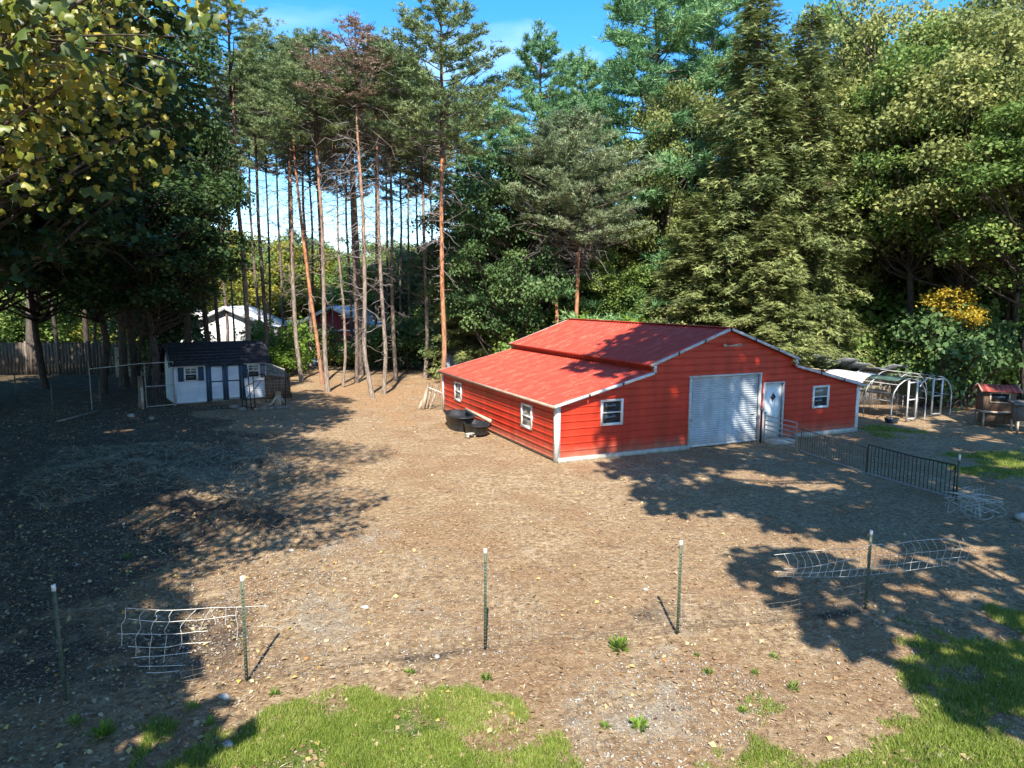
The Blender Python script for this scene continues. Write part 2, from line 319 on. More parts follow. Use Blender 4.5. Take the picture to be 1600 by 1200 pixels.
# ------------------------------------------------------------------ ground
def wpoly(L_): return [tuple(gp(*p)[:2]) for p in L_]
GR1 = wpoly([(255, 1199), (290, 1160), (400, 1110), (520, 1068), (610, 1060), (700, 1072), (800, 1100), (880, 1145), (905, 1199), (900, 1500), (250, 1500)])
GR2 = wpoly([(1100, 1199), (1150, 1140), (1270, 1075), (1350, 1015), (1440, 975), (1600, 955), (1750, 945), (1800, 1500), (1150, 1500)])
GR3 = wpoly([(1395, 668), (1450, 682), (1530, 698), (1640, 705), (1640, 765), (1500, 738), (1420, 704)])
GR4 = wpoly([(1340, 650), (1400, 664), (1460, 676), (1400, 690), (1345, 676)])
GR5 = wpoly([(150, 1199), (215, 1130), (330, 1140), (255, 1199), (250, 1300), (150, 1300)])
GRAV = wpoly([(905, 1199), (870, 1120), (900, 1050), (1010, 1010), (1150, 1040), (1240, 1090), (1120, 1199), (1100, 1400), (920, 1400)])
GRAV2 = wpoly([(225, 1060), (300, 960), (420, 890), (600, 860), (760, 880), (900, 980), (800, 1040), (500, 1060)])
GRAV3 = wpoly([(180, 1010), (300, 880), (520, 800), (640, 830), (500, 920), (300, 1060)])
PINE = wpoly([(400, 640), (460, 590), (700, 585), (720, 640), (640, 690), (560, 650)])
HEAP = wpoly([(180, 800), (230, 770), (340, 775), (420, 800), (490, 830), (480, 850), (400, 850), (280, 835)])
HEAP2 = wpoly([(60, 740), (180, 715), (300, 735), (330, 760), (180, 775), (80, 770)])
HEAP3 = wpoly([(330, 730), (400, 715), (520, 725), (590, 735), (540, 752), (420, 748)])
HAY = wpoly([(100, 700), (260, 690), (420, 700), (480, 740), (400, 790), (240, 760), (60, 800), (20, 760)])
def soft(P, x, y, w, n, s=1.2): 
    return np.clip((poly_dist(x, y, P)+(fbm(x, y, s, n)-.5)*w*3)/w, 0, 1)
def gz(x, y):
    x = np.asarray(x, float); y = np.asarray(y, float)
    near = np.exp(-((x+5)**2+(y)**2)/1600.)
    z = (fbm(x, y, 2.2, 3)-.5)*.10*near+(fbm(x, y, .5, 5, 2)-.5)*.035*near
    for P, h, k in ((HEAP, .55, 11), (HEAP2, .34, 13), (HEAP3, .34, 17)):
        m = np.clip(poly_dist(x, y, P)/.9+.25, 0, 1)
        z = z+m*h*np.clip(fbm(x, y, .9, k)*1.9-.62, 0, 1)
    # level round the barn
    dx = np.maximum(np.maximum(-x, x-13.15), 0); dy = np.maximum(np.maximum(-y, y-10.93), 0)
    z = z*np.clip(np.hypot(dx, dy)/1.2, 0, 1)-.02
    r = np.hypot(x-5, y-5)
    return z+np.clip((r-75)/200, 0, 1)**1.3*-3
def axis(lo, hi, a, b, fine, g=1.13):
    v = list(np.arange(a, b, fine)); s = fine
    while v[-1] < hi: s *= g; v.append(v[-1]+s)
    s = fine
    while v[0] > lo: s *= g; v.insert(0, v[0]-s)
    return np.array(v)
gx = axis(-700, 700, -17, 12, .13); gy = axis(-500, 900, -13.5, 4, .11, 1.08)
GX, GY = np.meshgrid(gx, gy); gx1, gy1 = GX.ravel(), GY.ravel()
GZ = gz(gx1, gy1)
nx, ny = len(gx), len(gy)
ii = (np.arange(ny-1)[:, None]*nx+np.arange(nx-1)[None]).ravel()
mb = MB(); mb.add(np.stack([gx1, gy1, GZ], 1), np.stack([ii, ii+1, ii+nx+1, ii+nx], 1))
def gattr(me, nm, a):
    q = me.attributes.new(nm, 'FLOAT', 'POINT'); q.data.foreach_set('value', np.asarray(a, np.float32))
mg, n = mat('bare earth straw gravel and turf'); l = n.links.new
geo = N(n, 'ShaderNodeNewGeometry')
def noise(scale, det=6, st=(1, 1, 1), rough=.6, dist=0):
    mp = N(n, 'ShaderNodeMapping'); mp.inputs['Scale'].default_value = st; l(geo.outputs['Position'], mp.inputs[0])
    o = N(n, 'ShaderNodeTexNoise'); o.inputs['Scale'].default_value = scale; o.inputs['Detail'].default_value = det
    o.inputs['Roughness'].default_value = rough; o.inputs['Distortion'].default_value = dist; l(mp.outputs[0], o.inputs['Vector']); return o.outputs['Fac']
def ramp(fac, stops):
    c = N(n, 'ShaderNodeValToRGB'); e = c.color_ramp.elements
    e[0].position, e[0].color = stops[0][0], rgb(stops[0][1]); e[1].position, e[1].color = stops[-1][0], rgb(stops[-1][1])
    for p, k in stops[1:-1]: q = e.new(p); q.color = rgb(k)
    l(fac, c.inputs[0]); return c.outputs[0]
def mixc(fac, a, b):
    m = N(n, 'ShaderNodeMixRGB'); l(fac, m.inputs[0]); l(a, m.inputs[1]); l(b, m.inputs[2]); return m.outputs[0]
def sharpen(attr, scale, w=.35):
    a = N(n, 'ShaderNodeAttribute', attribute_name=attr)
    s = N(n, 'ShaderNodeMath', operation='MULTIPLY_ADD'); l(noise(scale, 5), s.inputs[0]); s.inputs[1].default_value = w*2; l(a.outputs['Fac'], s.inputs[2])
    r = N(n, 'ShaderNodeMapRange'); r.inputs[1].default_value = .5-.12+w; r.inputs[2].default_value = .5+.12+w; l(s.outputs[0], r.inputs[0]); return r.outputs[0]
dirt = ramp(noise(9, 9, rough=.75), [(.32, (.11, .066, .036)), (.44, (.25, .168, .096)), (.55, (.40, .29, .172)), (.70, (.61, .49, .325))])
dirt2 = ramp(noise(14, 8, rough=.8), [(.36, (.12, .068, .035)), (.5, (.29, .18, .098)), (.68, (.49, .355, .215))])
big = N(n, 'ShaderNodeMapRange'); big.inputs[1].default_value = .42; big.inputs[2].default_value = .62; l(noise(.55, 5, dist=.4), big.inputs[0])
col = mixc(big.outputs[0], dirt, dirt2)
gcol = ramp(noise(26, 6, rough=.8), [(.33, (.15, .13, .10)), (.5, (.34, .29, .22)), (.68, (.55, .50, .42))])
col = mixc(sharpen('gravel', 3), col, gcol)
pcol = ramp(noise(11, 8, (1, 1.6, 1), .75), [(.32, (.15, .085, .045)), (.5, (.34, .21, .11)), (.7, (.50, .35, .20))])
col = mixc(sharpen('pine', 2), col, pcol)
hcol = ramp(noise(7, 9, (1, 2.2, 1), .8), [(.34, (.10, .085, .06)), (.5, (.25, .22, .16)), (.68, (.45, .41, .31))])
col = mixc(sharpen('hay', 2), col, hcol)
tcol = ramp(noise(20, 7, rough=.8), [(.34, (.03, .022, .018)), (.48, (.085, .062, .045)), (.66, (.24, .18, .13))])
col = mixc(sharpen('mud_shade', 2.4), col, tcol)
grc = ramp(noise(12, 7, rough=.75), [(.34, (.05, .06, .02)), (.5, (.075, .13, .02)), (.7, (.17, .22, .05))])
col = mixc(sharpen('grass', 5), col, grc)
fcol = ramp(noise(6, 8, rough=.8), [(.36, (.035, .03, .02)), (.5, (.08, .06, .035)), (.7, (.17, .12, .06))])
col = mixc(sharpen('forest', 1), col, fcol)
pat = N(n, 'ShaderNodeMapRange'); pat.inputs[1].default_value = .54; pat.inputs[2].default_value = .68; l(noise(2.1, 8, (1, 1.5, 1), .75, .6), pat.inputs[0])
patm = N(n, 'ShaderNodeMath', operation='MULTIPLY'); patm.inputs[1].default_value = .7; l(pat.outputs[0], patm.inputs[0])
patc = ramp(noise(18, 7, rough=.8), [(.35, (.10, .06, .035)), (.65, (.30, .19, .11))]); col = mixc(patm.outputs[0], col, patc)
lig = N(n, 'ShaderNodeMapRange'); lig.inputs[1].default_value = .56; lig.inputs[2].default_value = .72; l(noise(1.4, 7, (1.2, 1, 1), .7, .3), lig.inputs[0])
ligm = N(n, 'ShaderNodeMath', operation='MULTIPLY'); ligm.inputs[1].default_value = .5; l(lig.outputs[0], ligm.inputs[0])
ligc = ramp(noise(24, 7, rough=.8), [(.35, (.36, .29, .19)), (.65, (.66, .57, .42))]); col = mixc(ligm.outputs[0], col, ligc)
# ruts, scuffs and pale specks
rut = N(n, 'ShaderNodeMapRange'); rut.inputs[1].default_value = .60; rut.inputs[2].default_value = .72; l(noise(1.3, 6, (1, 2.6, 1), .7, 1.0), rut.inputs[0])
rutc = N(n, 'ShaderNodeMath', operation='MULTIPLY'); rutc.inputs[1].default_value = .65; l(rut.outputs[0], rutc.inputs[0])
dk = N(n, 'ShaderNodeRGB'); dk.outputs[0].default_value = (.085, .06, .042, 1)
col = mixc(rutc.outputs[0], col, dk.outputs[0])
vo = N(n, 'ShaderNodeTexVoronoi'); vo.inputs['Scale'].default_value = 11; l(geo.outputs['Position'], vo.inputs['Vector'])
sp = N(n, 'ShaderNodeMapRange'); sp.inputs[1].default_value = .22; sp.inputs[2].default_value = .12; l(vo.outputs['Distance'], sp.inputs[0])
sc_ = N(n, 'ShaderNodeSeparateXYZ'); l(vo.outputs['Color'], sc_.inputs[0])
gt = N(n, 'ShaderNodeMath', operation='GREATER_THAN'); gt.inputs[1].default_value = .72; l(sc_.outputs[0], gt.inputs[0])
mu = N(n, 'ShaderNodeMath', operation='MULTIPLY'); l(sp.outputs[0], mu.inputs[0]); l(gt.outputs[0], mu.inputs[1])
spc = ramp(sc_.outputs[1], [(.2, (.5, .45, .36)), (.6, (.38, .27, .15)), (.9, (.6, .56, .48))])
col = mixc(mu.outputs[0], col, spc)
bs = N(n, 'ShaderNodeBsdfPrincipled'); bs.inputs['Roughness'].default_value = .95; bs.inputs['Specular IOR Level'].default_value = .12
bp = N(n, 'ShaderNodeBump'); bp.inputs['Strength'].default_value = .9; bp.inputs['Distance'].default_value = .05; l(noise(16, 8, rough=.8), bp.inputs['Height'])
bo = N(n, 'ShaderNodeBump'); bo.inputs['Strength'].default_value = .6; bo.inputs['Distance'].default_value = .15; l(noise(2.6, 5), bo.inputs['Height']); l(bo.outputs[0], bp.inputs['Normal'])
l(bp.outputs[0], bs.inputs['Normal']); l(col, bs.inputs['Base Color'])
oo = N(n, 'ShaderNodeOutputMaterial'); l(bs.outputs[0], oo.inputs[0])
ground = mb.build('ground', mg, smooth=True); tag(ground, kind='structure')
gm = ground.data
far = np.clip((gx1-17)/3, 0, 1)
GRASS = lambda x, y: np.maximum.reduce([soft(GR1, x, y, .8, 21), .95*soft(GR2, x, y, 1.5, 22), .8*soft(GR3, x, y, 1.5, 23), soft(GR4, x, y, 1, 24), .7*soft(GR5, x, y, .8, 25)])
gattr(gm, 'grass', GRASS(gx1, gy1)*.62)
gattr(gm, 'gravel', np.maximum.reduce([.6*soft(GRAV, gx1, gy1, 1.8, 31), .50*soft(GRAV2, gx1, gy1, 2.2, 32), .52*soft(GRAV3, gx1, gy1, 2.2, 33)]))
gattr(gm, 'pine', soft(PINE, gx1, gy1, 4, 34)*.9)
gattr(gm, 'hay', soft(HAY, gx1, gy1, 1.5, 35)*.85)
fd = np.full(gx1.shape, 9.)
_fp = [(-11.6, -8.85), (-9.5, -9.26), (-6.31, -9.78), (-3.47, -10.52), (-.14, -11.1)]
for (ax_, ay_), (bx_, by_) in zip(_fp, _fp[1:]):
    t_ = np.clip(((gx1-ax_)*(bx_-ax_)+(gy1-ay_)*(by_-ay_))/((bx_-ax_)**2+(by_-ay_)**2), 0, 1); fd = np.minimum(fd, np.hypot(gx1-ax_-t_*(bx_-ax_), gy1-ay_-t_*(by_-ay_)))
gattr(gm, 'mud_shade', np.maximum.reduce([.62*np.exp(-(fd/.2)**2)*fbm(gx1, gy1, .8, 44)*1.5, np.clip(fbm(gx1, gy1, 1.6, 45)*2.6-1.38, 0, .5)*np.clip((-8.2-gy1)/1.5, 0, 1),1.0*soft(HEAP, gx1, gy1, .9, 36), .62*soft(HEAP2, gx1, gy1, 1.6, 37), .6*soft(HEAP3, gx1, gy1, 1.2, 38),
      np.clip(fbm(gx1, gy1, 2.5, 39)*2.4-1.25, 0, .45)*np.clip((-8.5-gx1)/3, 0, 1), .62*np.clip((-7.5-gx1)/3+(fbm(gx1, gy1, 2, 40)-.5)*3, 0, 1)*np.clip((gy1+11)/3, 0, 1)]))  # last term paints extra shade into the soil colour on the left
# forest floor starts behind the yard
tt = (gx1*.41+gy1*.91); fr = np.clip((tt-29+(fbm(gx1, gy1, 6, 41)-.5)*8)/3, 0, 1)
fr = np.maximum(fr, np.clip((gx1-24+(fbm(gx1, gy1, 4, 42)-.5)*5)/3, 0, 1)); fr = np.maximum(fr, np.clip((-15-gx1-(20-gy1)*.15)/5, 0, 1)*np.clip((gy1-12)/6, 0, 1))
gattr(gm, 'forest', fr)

# ------------------------------------------------------------------ red barn
BW, BD, HE, HL, HU, HR, NX = 13.15, 10.93, 1.80, 2.66, 2.92, 4.0, 3.5
barn = thing('red_barn', 'low red steel barn with corrugated red roof, white trim and a roll up door', 'barn', (BW/2, BD/2, 0))
BO = Vector((-BW/2, -BD/2, 0))
def bpart(mb, name, m, parent=None, smooth=False):
    if parent is None:
        o = mb.build(name, m, barn, smooth); o.location = BO
    else: o = mb.build(name, m, parent, smooth)
    return o
RIB = .2286
def ribbed(zmin, zmax, lim, holes, org, u, nr, extra=()):
    """horizontal ribbed siding; lim(z)->(a,b) along u; holes [(a,b,z0,z1)]"""
    org = np.array(org, float); u = np.array(u, float); nr = np.array(nr, float); mb = MB()
    br = [(zmin, 0.)]
    k = 0
    while True:
        zr = .10+RIB*k; k += 1
        if zr > zmax: break
        for dz, h in ((-.03, 0), (-.012, .024), (.012, .024), (.03, 0)): br.append((zr+dz, h))
    br = [b for b in br if zmin <= b[0] <= zmax]+[(zmax, 0.)]
    def hh(z):
        for (a, ha), (b, hb) in zip(br, br[1:]):
            if a <= z <= b: return ha+(hb-ha)*(z-a)/(b-a+1e-9)
        return 0
    zs = sorted(set([b[0] for b in br]+[z for h in holes for z in h[2:]]+list(extra)))
    for z0, z1 in zip(zs, zs[1:]):
        if z1-z0 < 1e-4: continue
        a0, b0 = lim(z0+1e-6); a1, b1 = lim(z1-1e-6)
        cuts = sorted([(h[0], h[1]) for h in holes if h[2] < (z0+z1)/2 < h[3]])
        segs = []; cur = None
        st = (a0, a1)
        for c in cuts: segs.append((st, (c[0], c[0]))); st = (c[1], c[1])
        segs.append((st, (b0, b1)))
        for (p0, p1), (q0, q1) in segs:
            V = [org+u*p0+nr*hh(z0)+[0, 0, z0], org+u*q0+nr*hh(z0)+[0, 0, z0], org+u*q1+nr*hh(z1)+[0, 0, z1], org+u*p1+nr*hh(z1)+[0, 0, z1]]
            mb.add(V, [(0, 1, 2, 3)])
    return mb
def gable_lim(z):
    if z < HE: return 0, BW
    if z < HL: a = (z-HE)/(HL-HE)*NX; return a, BW-a
    if z < HU: return NX, BW-NX
    a = NX+(z-HU)/(HR-HU)*(BW/2-NX); return a, BW-a
D1, D2, DH = 5.07, 8.14, 2.41
M1, M2, MH = 8.36, 9.24, 2.05
holesF = [(D1, D2, .0, DH), (M1, M2, .02, MH), (1.60, 2.39, 1.04, 1.84), (10.74, 11.53, 1.04, 1.84)]
fw = ribbed(0.06, HR, gable_lim, holesF, (0, 0, 0), (1, 0, 0), (0, -1, 0), (HE, HL, HU)); bpart(fw, 'front_wall', M['red'])
lw = ribbed(0.06, HE, lambda z: (0, BD), [(BD-2.49, BD-1.69, .73, 1.51), (BD-9.28, BD-8.48, .73, 1.51)], (0, BD, 0), (0, -1, 0), (-1, 0, 0)); bpart(lw, 'side_wall', M['red'])
rw = ribbed(0.06, HE, lambda z: (0, BD), [], (BW, 0, 0), (0, 1, 0), (1, 0, 0)); bpart(rw, 'side_wall', M['red'])
bw = ribbed(0.06, HR, gable_lim, [], (0, BD, 0), (1, 0, 0), (0, 1, 0), (HE, HL, HU)); bpart(bw, 'rear_wall', M['red'])
for x, sg in ((NX, -1), (BW-NX, 1)):         # short walls between the two roof levels
    mb = ribbed(HL-.1, HU+.05, lambda z: (0, BD), [], (x, 0, 0), (0, 1, 0), (sg, 0, 0)); bpart(mb, 'clerestory_wall', M['red'])
mb = MB(); mb.box((BW/2, BD/2, .02), (BW-.1, BD-.1, .06)); bpart(mb, 'slab', M['concrete'])
mb = MB(); mb.box((D1/2+.02, -.045, .04), (D1-.05, .13, .16)); bpart(mb, 'footing', M['concrete'])
mb = MB(); mb.box(((M2+BW)/2+.3, -.04, .05), (BW-M2-.7, .11, .18)); bpart(mb, 'footing', M['concrete'])
mb = MB(); mb.box(((M1+M2)/2, -.35, .0), (1.1, .7, .14)); bpart(mb, 'door_step', M['concrete'])
# roof panels: each sheet is about 0.9 m wide, ribs run down the slope
def roof_sheet(xa, za, xb, zb, y0, y1):
    mb = MB(); A = np.array([xa, 0, za]); B = np.array([xb, 0, zb]); d = B-A; nr = np.array([-d[2], 0, d[0]]); nr /= np.linalg.norm(nr)
    if nr[2] < 0: nr = -nr
    prof = []; y = y0
    nrib = max(1, int(round((y1-y0)/RIB)))
    st = (y1-y0)/nrib
    for k in range(nrib):
        c = y0+st*k
        prof += [(c, 0), (c+.018, .038), (c+.05, .038), (c+.068, 0), (c+st*.62, 0), (c+st*.66, .014), (c+st*.76, .014), (c+st*.80, 0)]
    prof.append((y1, 0))
    V = []
    for yy, h in prof:
        for P in (A, B): V.append([P[0]+nr[0]*h, yy, P[2]+nr[2]*h])
    m = len(prof)
    Fc = [(2*i, 2*i+1, 2*i+3, 2*i+2) for i in range(m-1)] if xa < xb else [(2*i, 2*i+2, 2*i+3, 2*i+1) for i in range(m-1)]
    mb.add(V, Fc)
    V2 = [[P[0]-nr[0]*.02, yy, P[2]-nr[2]*.02] for yy in (y0, y1) for P in (A, B)]
    mb.add(V2, [(0, 1, 3, 2)])
    for e in (0, 1):                          # close the open rib ends
        P = (A, B)[e]; vs = []
        for yy, h in prof: vs.append([P[0]+nr[0]*h, yy, P[2]+nr[2]*h]); vs.append([P[0]-nr[0]*.02, yy, P[2]-nr[2]*.02])
        mb.add(vs, [(2*i, 2*i+1, 2*i+3, 2*i+2) for i in range(m-1)])
    return mb
OV = .16
sl = (HL-HE)/NX; su = (HR-HU)/(BW/2-NX)
slopes = [(-OV, HE+.04-OV*sl, NX-.005, HL+.04), (BW+OV, HE+.04-OV*sl, BW-NX+.005, HL+.04),
          (NX-OV, HU+.07-OV*su, BW/2, HR+.07), (BW-NX+OV, HU+.07-OV*su, BW/2, HR+.07)]
ns = 12
for a in slopes:
    for k in range(ns):
        y0 = -OV+(BD+2*OV)*k/ns; y1 = -OV+(BD+2*OV)*(k+1)/ns
        dz = .003 if k % 2 else 0
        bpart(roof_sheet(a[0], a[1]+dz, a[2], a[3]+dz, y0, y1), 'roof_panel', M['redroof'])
mb = MB()
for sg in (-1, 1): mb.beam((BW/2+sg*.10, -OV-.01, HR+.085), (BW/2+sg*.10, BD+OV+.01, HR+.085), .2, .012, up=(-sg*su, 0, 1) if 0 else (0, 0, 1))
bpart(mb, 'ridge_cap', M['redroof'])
# white rake trim, front and back, in lengths with dark clips at the joints
def rake(ax, az, bx, bz, y, m=M['white'], nseg=3):
    for k in range(nseg):
        t0, t1 = k/nseg, (k+1)/nseg-.012
        mb = MB(); mb.beam((ax+(bx-ax)*t0, y, az+(bz-az)*t0), (ax+(bx-ax)*t1, y, az+(bz-az)*t1), .06, .085); bpart(mb, 'rake_trim', m)
    for k in range(1, nseg):
        t = k/nseg; mb = MB(); mb.box((ax+(bx-ax)*t, y-.035, az+(bz-az)*t-.01), (.03, .02, .12)); bpart(mb, 'trim_clip', M['darkmetal'])
for y in (-OV-.032, BD+OV+.032):
    for sg, x0 in ((1, 0), (-1, BW)):
        rake(x0-sg*OV, HE-OV*sl, x0+sg*NX, HL, y, M['white'] if sg > 0 else M['dull_white'])
        rake(x0+sg*(NX-OV), HU+.03-OV*su, BW/2-.02*sg, HR+.03, y, M['dull_white'])
    for x in (NX, BW-NX):
        mb = MB(); mb.box((x, y+(.002 if y < 0 else -.002), (HL+HU)/2-.0), (.09, .055, HU-HL+.02)); bpart(mb, 'notch_trim', M['dull_white'])
for x, y in ((0, 0), (BW, 0), (0, BD), (BW, BD)):
    sx = -1 if x == 0 else 1; sy = -1 if y == 0 else 1
    mb = MB(); mb.box((x-sx*.055, y+sy*.013, HE/2), (.15, .05, HE)); mb.box((x+sx*.013, y-sy*.05, HE/2+.001), (.05, .13, HE-.004))
    bpart(mb, 'corner_trim', M['white'])
mb = MB(); mb.box((-OV+.0, BD/2, HE-.045), (.03, BD+2*OV, .09)); mb.box((-OV/2, BD/2, HE-.075), (OV-.03, BD+2*OV-.1, .012)); bpart(mb, 'eave_trim', M['eave'])
mb = MB(); mb.box((BW+OV, BD/2, HE-.045), (.03, BD+2*OV, .09)); bpart(mb, 'eave_trim', M['eave'])
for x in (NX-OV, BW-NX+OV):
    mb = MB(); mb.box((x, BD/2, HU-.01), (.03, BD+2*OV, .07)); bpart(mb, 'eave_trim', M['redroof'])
# roll up door
rd = bpart(MB().box(((D1+D2)/2, .07, DH+.0), (D2-D1, .1, .04)), 'roll_up_door', M['door'])
mb = MB(); nsl = 30; z0 = .03; h = (DH-.05)/nsl
prof = []
for k in range(nsl):
    z = z0+h*k; prof += [(z, .0), (z+h*.18, .022), (z+h*.62, .022), (z+h*.8, 0)]
prof.append((z0+h*nsl, 0))
V = [];
for z, o in prof: V += [[D1+.05, .05-o, z], [D2-.05, .05-o, z]]
mb.add(V, [(2*i, 2*i+1, 2*i+3, 2*i+2) for i in range(len(prof)-1)])
tag(bpart(mb, 'door_slats', M['door'], rd), kind='stuff')
bpart(MB().box((D2-.24, .018, .98), (.16, .02, .03)), 'latch', M['black'], rd)
bpart(MB().box((D1+.12, .018, .95), (.07, .02, .035)), 'latch', M['black'], rd)
bpart(MB().box(((D1+D2)/2, .015, .045), (D2-D1-.1, .05, .05)), 'bottom_bar', M['dull_white'], rd)
for x in (D1, D2):
    bpart(MB().box((x, -.012, DH/2), (.07, .1, DH)), 'door_jamb', M['dull_white'])
bpart(MB().box(((D1+D2)/2, -.012, DH+.03), (D2-D1+.12, .1, .06)), 'door_header', M['dull_white'])
# entrance door with a diamond light
ed = bpart(MB().box(((M1+M2)/2, .045, MH/2), (M2-M1-.05, .04, MH-.02)), 'entrance_door', M['doorpanel'])
c = np.array([(M1+M2)/2, .018, 1.55]); s_ = .15
mb = MB(); mb.prism([c+[-s_, 0, 0], c+[0, 0, -s_*1.15], c+[s_, 0, 0], c+[0, 0, s_*1.15]], (0, .02, 0)); bpart(mb, 'diamond_window', M['glass'], ed)
mb = MB(); P4 = [c+[-s_, 0, 0], c+[0, 0, -s_*1.15], c+[s_, 0, 0], c+[0, 0, s_*1.15]]
for i in range(4): mb.beam(P4[i]-[0, .004, 0], P4[(i+1) % 4]-[0, .004, 0], .02, .02)
bpart(mb, 'diamond_frame', M['doorpanel'], ed)
mb = MB(); mb.tube([(M1+.1, .03, 1.0), (M1+.1, -.03, 1.0), (M1+.1, -.04, 1.0)], [.012, .03, .02], 8); bpart(mb, 'handle', M['darkmetal'], ed)
for x in (M1-.02, M2+.02): bpart(MB().box((x, -.008, MH/2), (.05, .09, MH)), 'door_casing', M['dull_white'])
bpart(MB().box(((M1+M2)/2, -.008, MH+.025), (M2-M1+.09, .09, .05)), 'door_casing', M['dull_white'])
# windows: frame, meeting rail, two panes
def window(org, u, nr, w, h, lower=M['glass'], upper=M['glass']):
    org = np.array(org, float); u = np.array(u, float); nr = np.array(nr, float); up = np.array([0, 0, 1.])
    def bar(mb, a0, a1, b0, b1, d0, d1):
        P = [org+u*a+up*b+nr*d0 for a, b in ((a0, b0), (a1, b0), (a1, b1), (a0, b1))]; mb.prism(P, nr*(d1-d0))
    mb = MB(); f = .06
    bar(mb, -w/2-.02, -w/2+f, -.02, h+.02, -.03, .045); bar(mb, w/2-f, w/2+.02, -.02, h+.02, -.03, .045)
    bar(mb, -w/2+f, w/2-f, h-f*.8, h+.02, -.03, .045); bar(mb, -w/2+f, w/2-f, -.02, f, -.03, .045)
    o = bpart(mb, 'window', M['white'])
    mb = MB(); bar(mb, -w/2+f, w/2-f, h*.5-.02, h*.5+.02, -.025, .03); bpart(mb, 'meeting_rail', M['white'], o)
    mb = MB(); bar(mb, -w/2+f, w/2-f, f, h*.5-.02, -.02, -.008); bpart(mb, 'pane', lower, o)
    mb = MB(); bar(mb, -w/2+f, w/2-f, h*.5+.02, h-f*.8, -.012, .0); bpart(mb, 'pane', upper, o)
window((1.995, 0, 1.04), (1, 0, 0), (0, -1, 0), .79, .80)
window((11.135, 0, 1.04), (1, 0, 0), (0, -1, 0), .79, .80, upper=M['blind'])
window((0, 2.09, .73), (0, -1, 0), (-1, 0, 0), .8, .78, M['blind'], M['blind'])
window((0, 8.88, .73), (0, -1, 0), (-1, 0, 0), .8, .78, M['blind'], M['blind'])
# lamp under the peak
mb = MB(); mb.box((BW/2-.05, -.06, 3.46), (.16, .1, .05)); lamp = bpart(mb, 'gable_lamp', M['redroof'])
for sx, tx in ((-.12, -.3), (.16, .42)):
    mb = MB(); mb.tube([(BW/2-.05, -.1, 3.45), (BW/2-.05+sx, -.2, 3.47), (BW/2-.05+tx, -.32, 3.50)], [.02, .03, .055], 8); bpart(mb, 'lamp_head', M['palewood'], lamp)

# ------------------------------------------------------------------ things beside the barn
def G3(x, y, z=0.): return np.array([x, y, z], float)
def ontop(name, mb, label, cat, m, group=None, loc=(0, 0, 0), rz=0, smooth=False):
    o = mb.build(name, m, None, smooth); o.location = loc; o.rotation_euler = (0, 0, rz); return tag(o, label, cat, group)
def oval(a, b, n=32, e=2.4):
    t = np.arange(n)*2*math.pi/n; c, s = np.cos(t), np.sin(t)
    return np.stack([a*np.sign(c)*np.abs(c)**(2/e), b*np.sign(s)*np.abs(s)**(2/e)], 1)
def trough(a, b, h, label, loc, rz, group):
    rings = [(.86, 0), (.90, h*.45), (.93, h*.5), (.97, h*.93), (1.03, h*.94), (1.05, h), (1.0, h+.01), (.94, h-.01), (.84, .06), (0.01, .05)]
    mb = MB(); n = 32
    V = np.vstack([np.column_stack([oval(a*s, b*s, n), np.full(n, z)]) for s, z in rings])
    i = (np.arange(len(rings)-1)*n)[:, None]; j = np.arange(n)[None]; k = (j+1) % n
    mb.add(V, np.stack([i+j, i+k, i+n+k, i+n+j], -1).reshape(-1, 4))
    t = thing('stock_tank', label, 'water trough', loc, rz, group)
    mb.build('tub', M['black'], t, True)
    mb = MB(); w = oval(a*.88, b*.88, n); mb.add(np.column_stack([w, np.full(n, h*.6)]), [list(range(n))]); mb.build('water', M['glass'], t)
    return t
trough(1.05, .52, .55, 'large oval black stock tank against the left wall of the red barn', (-.72, 6.75, -.02), R_(84), 'black water troughs')
trough(.72, .42, .34, 'small low black stock tank nearer the camera than the big one', (-.62, 5.2, .06), R_(88), 'black water troughs')
mb = MB(); mb.box((0, 0, .14), (.4, .2, .05)); mb.box((-.16, 0, .06), (.06, .2, .12)); mb.box((.16, 0, .06), (.06, .2, .12)); mb.box((0, 0, .10), (.06, .19, .06))
ontop('concrete_block', mb, 'small pale concrete block propping up the little black trough', 'block', M['concrete'], loc=(-1.02, 4.75, -.02), rz=.3)
mb = MB(); mb.beam((0, 0, .62), (.28, -2.0, .44), .05, .14); ontop('loose_plank', mb, 'pale plank lying along the barn wall behind the black troughs', 'plank', M['palewood'], loc=(-.32, 7.15, 0))
# logs and a small gate at the far left corner of the barn
rng = np.random.default_rng(5)
lg = thing('leaning_logs', 'bundle of pale split logs leaning beside the rear corner of the barn', 'logs', (-.75, 11.6, 0))
for k, (dx, dy, ln, tilt, r) in enumerate(((0, 0, 1.25, .25, .09), (.18, .1, 1.1, .30, .07), (.3, -.05, 1.2, .42, .05), (-.15, .1, .5, .5, .08), (.12, .25, 1.0, .2, .06))):
    mb = MB(); mb.tube([(dx, dy, 0), (dx+math.sin(tilt)*ln*.5, dy+.05, ln*.5*math.cos(tilt)), (dx+math.sin(tilt)*ln, dy+.1, ln*math.cos(tilt))], [r, r*.95, r*.8], 7, wob=.2, rng=rng); mb.build('log', M['palewood'], lg)
sgate = thing('small_gate', 'small sagging wire gate with a pale pipe rail between the logs and the barn corner', 'gate', (-.1, 11.2, 0))
mb = MB(); mb.tube([(-.45, .5, 1.02), (.1, .15, .78), (.35, -.1, .62)], .025, 6); mb.build('rail', M['dull_white'], sgate)
mb = MB(); mb.tube([(.0, -.65, 0), (.02, -.6, .5), (.1, -.5, .8)], .03, 6); mb.build('post', M['greywood'], sgate)
mb = MB()
for k in range(8):
    t = k/7; mb.tube([(-.45+.6*t, .5-.6*t, 0), (-.45+.6*t, .5-.6*t, 1.0-.22*t)], .005, 3)
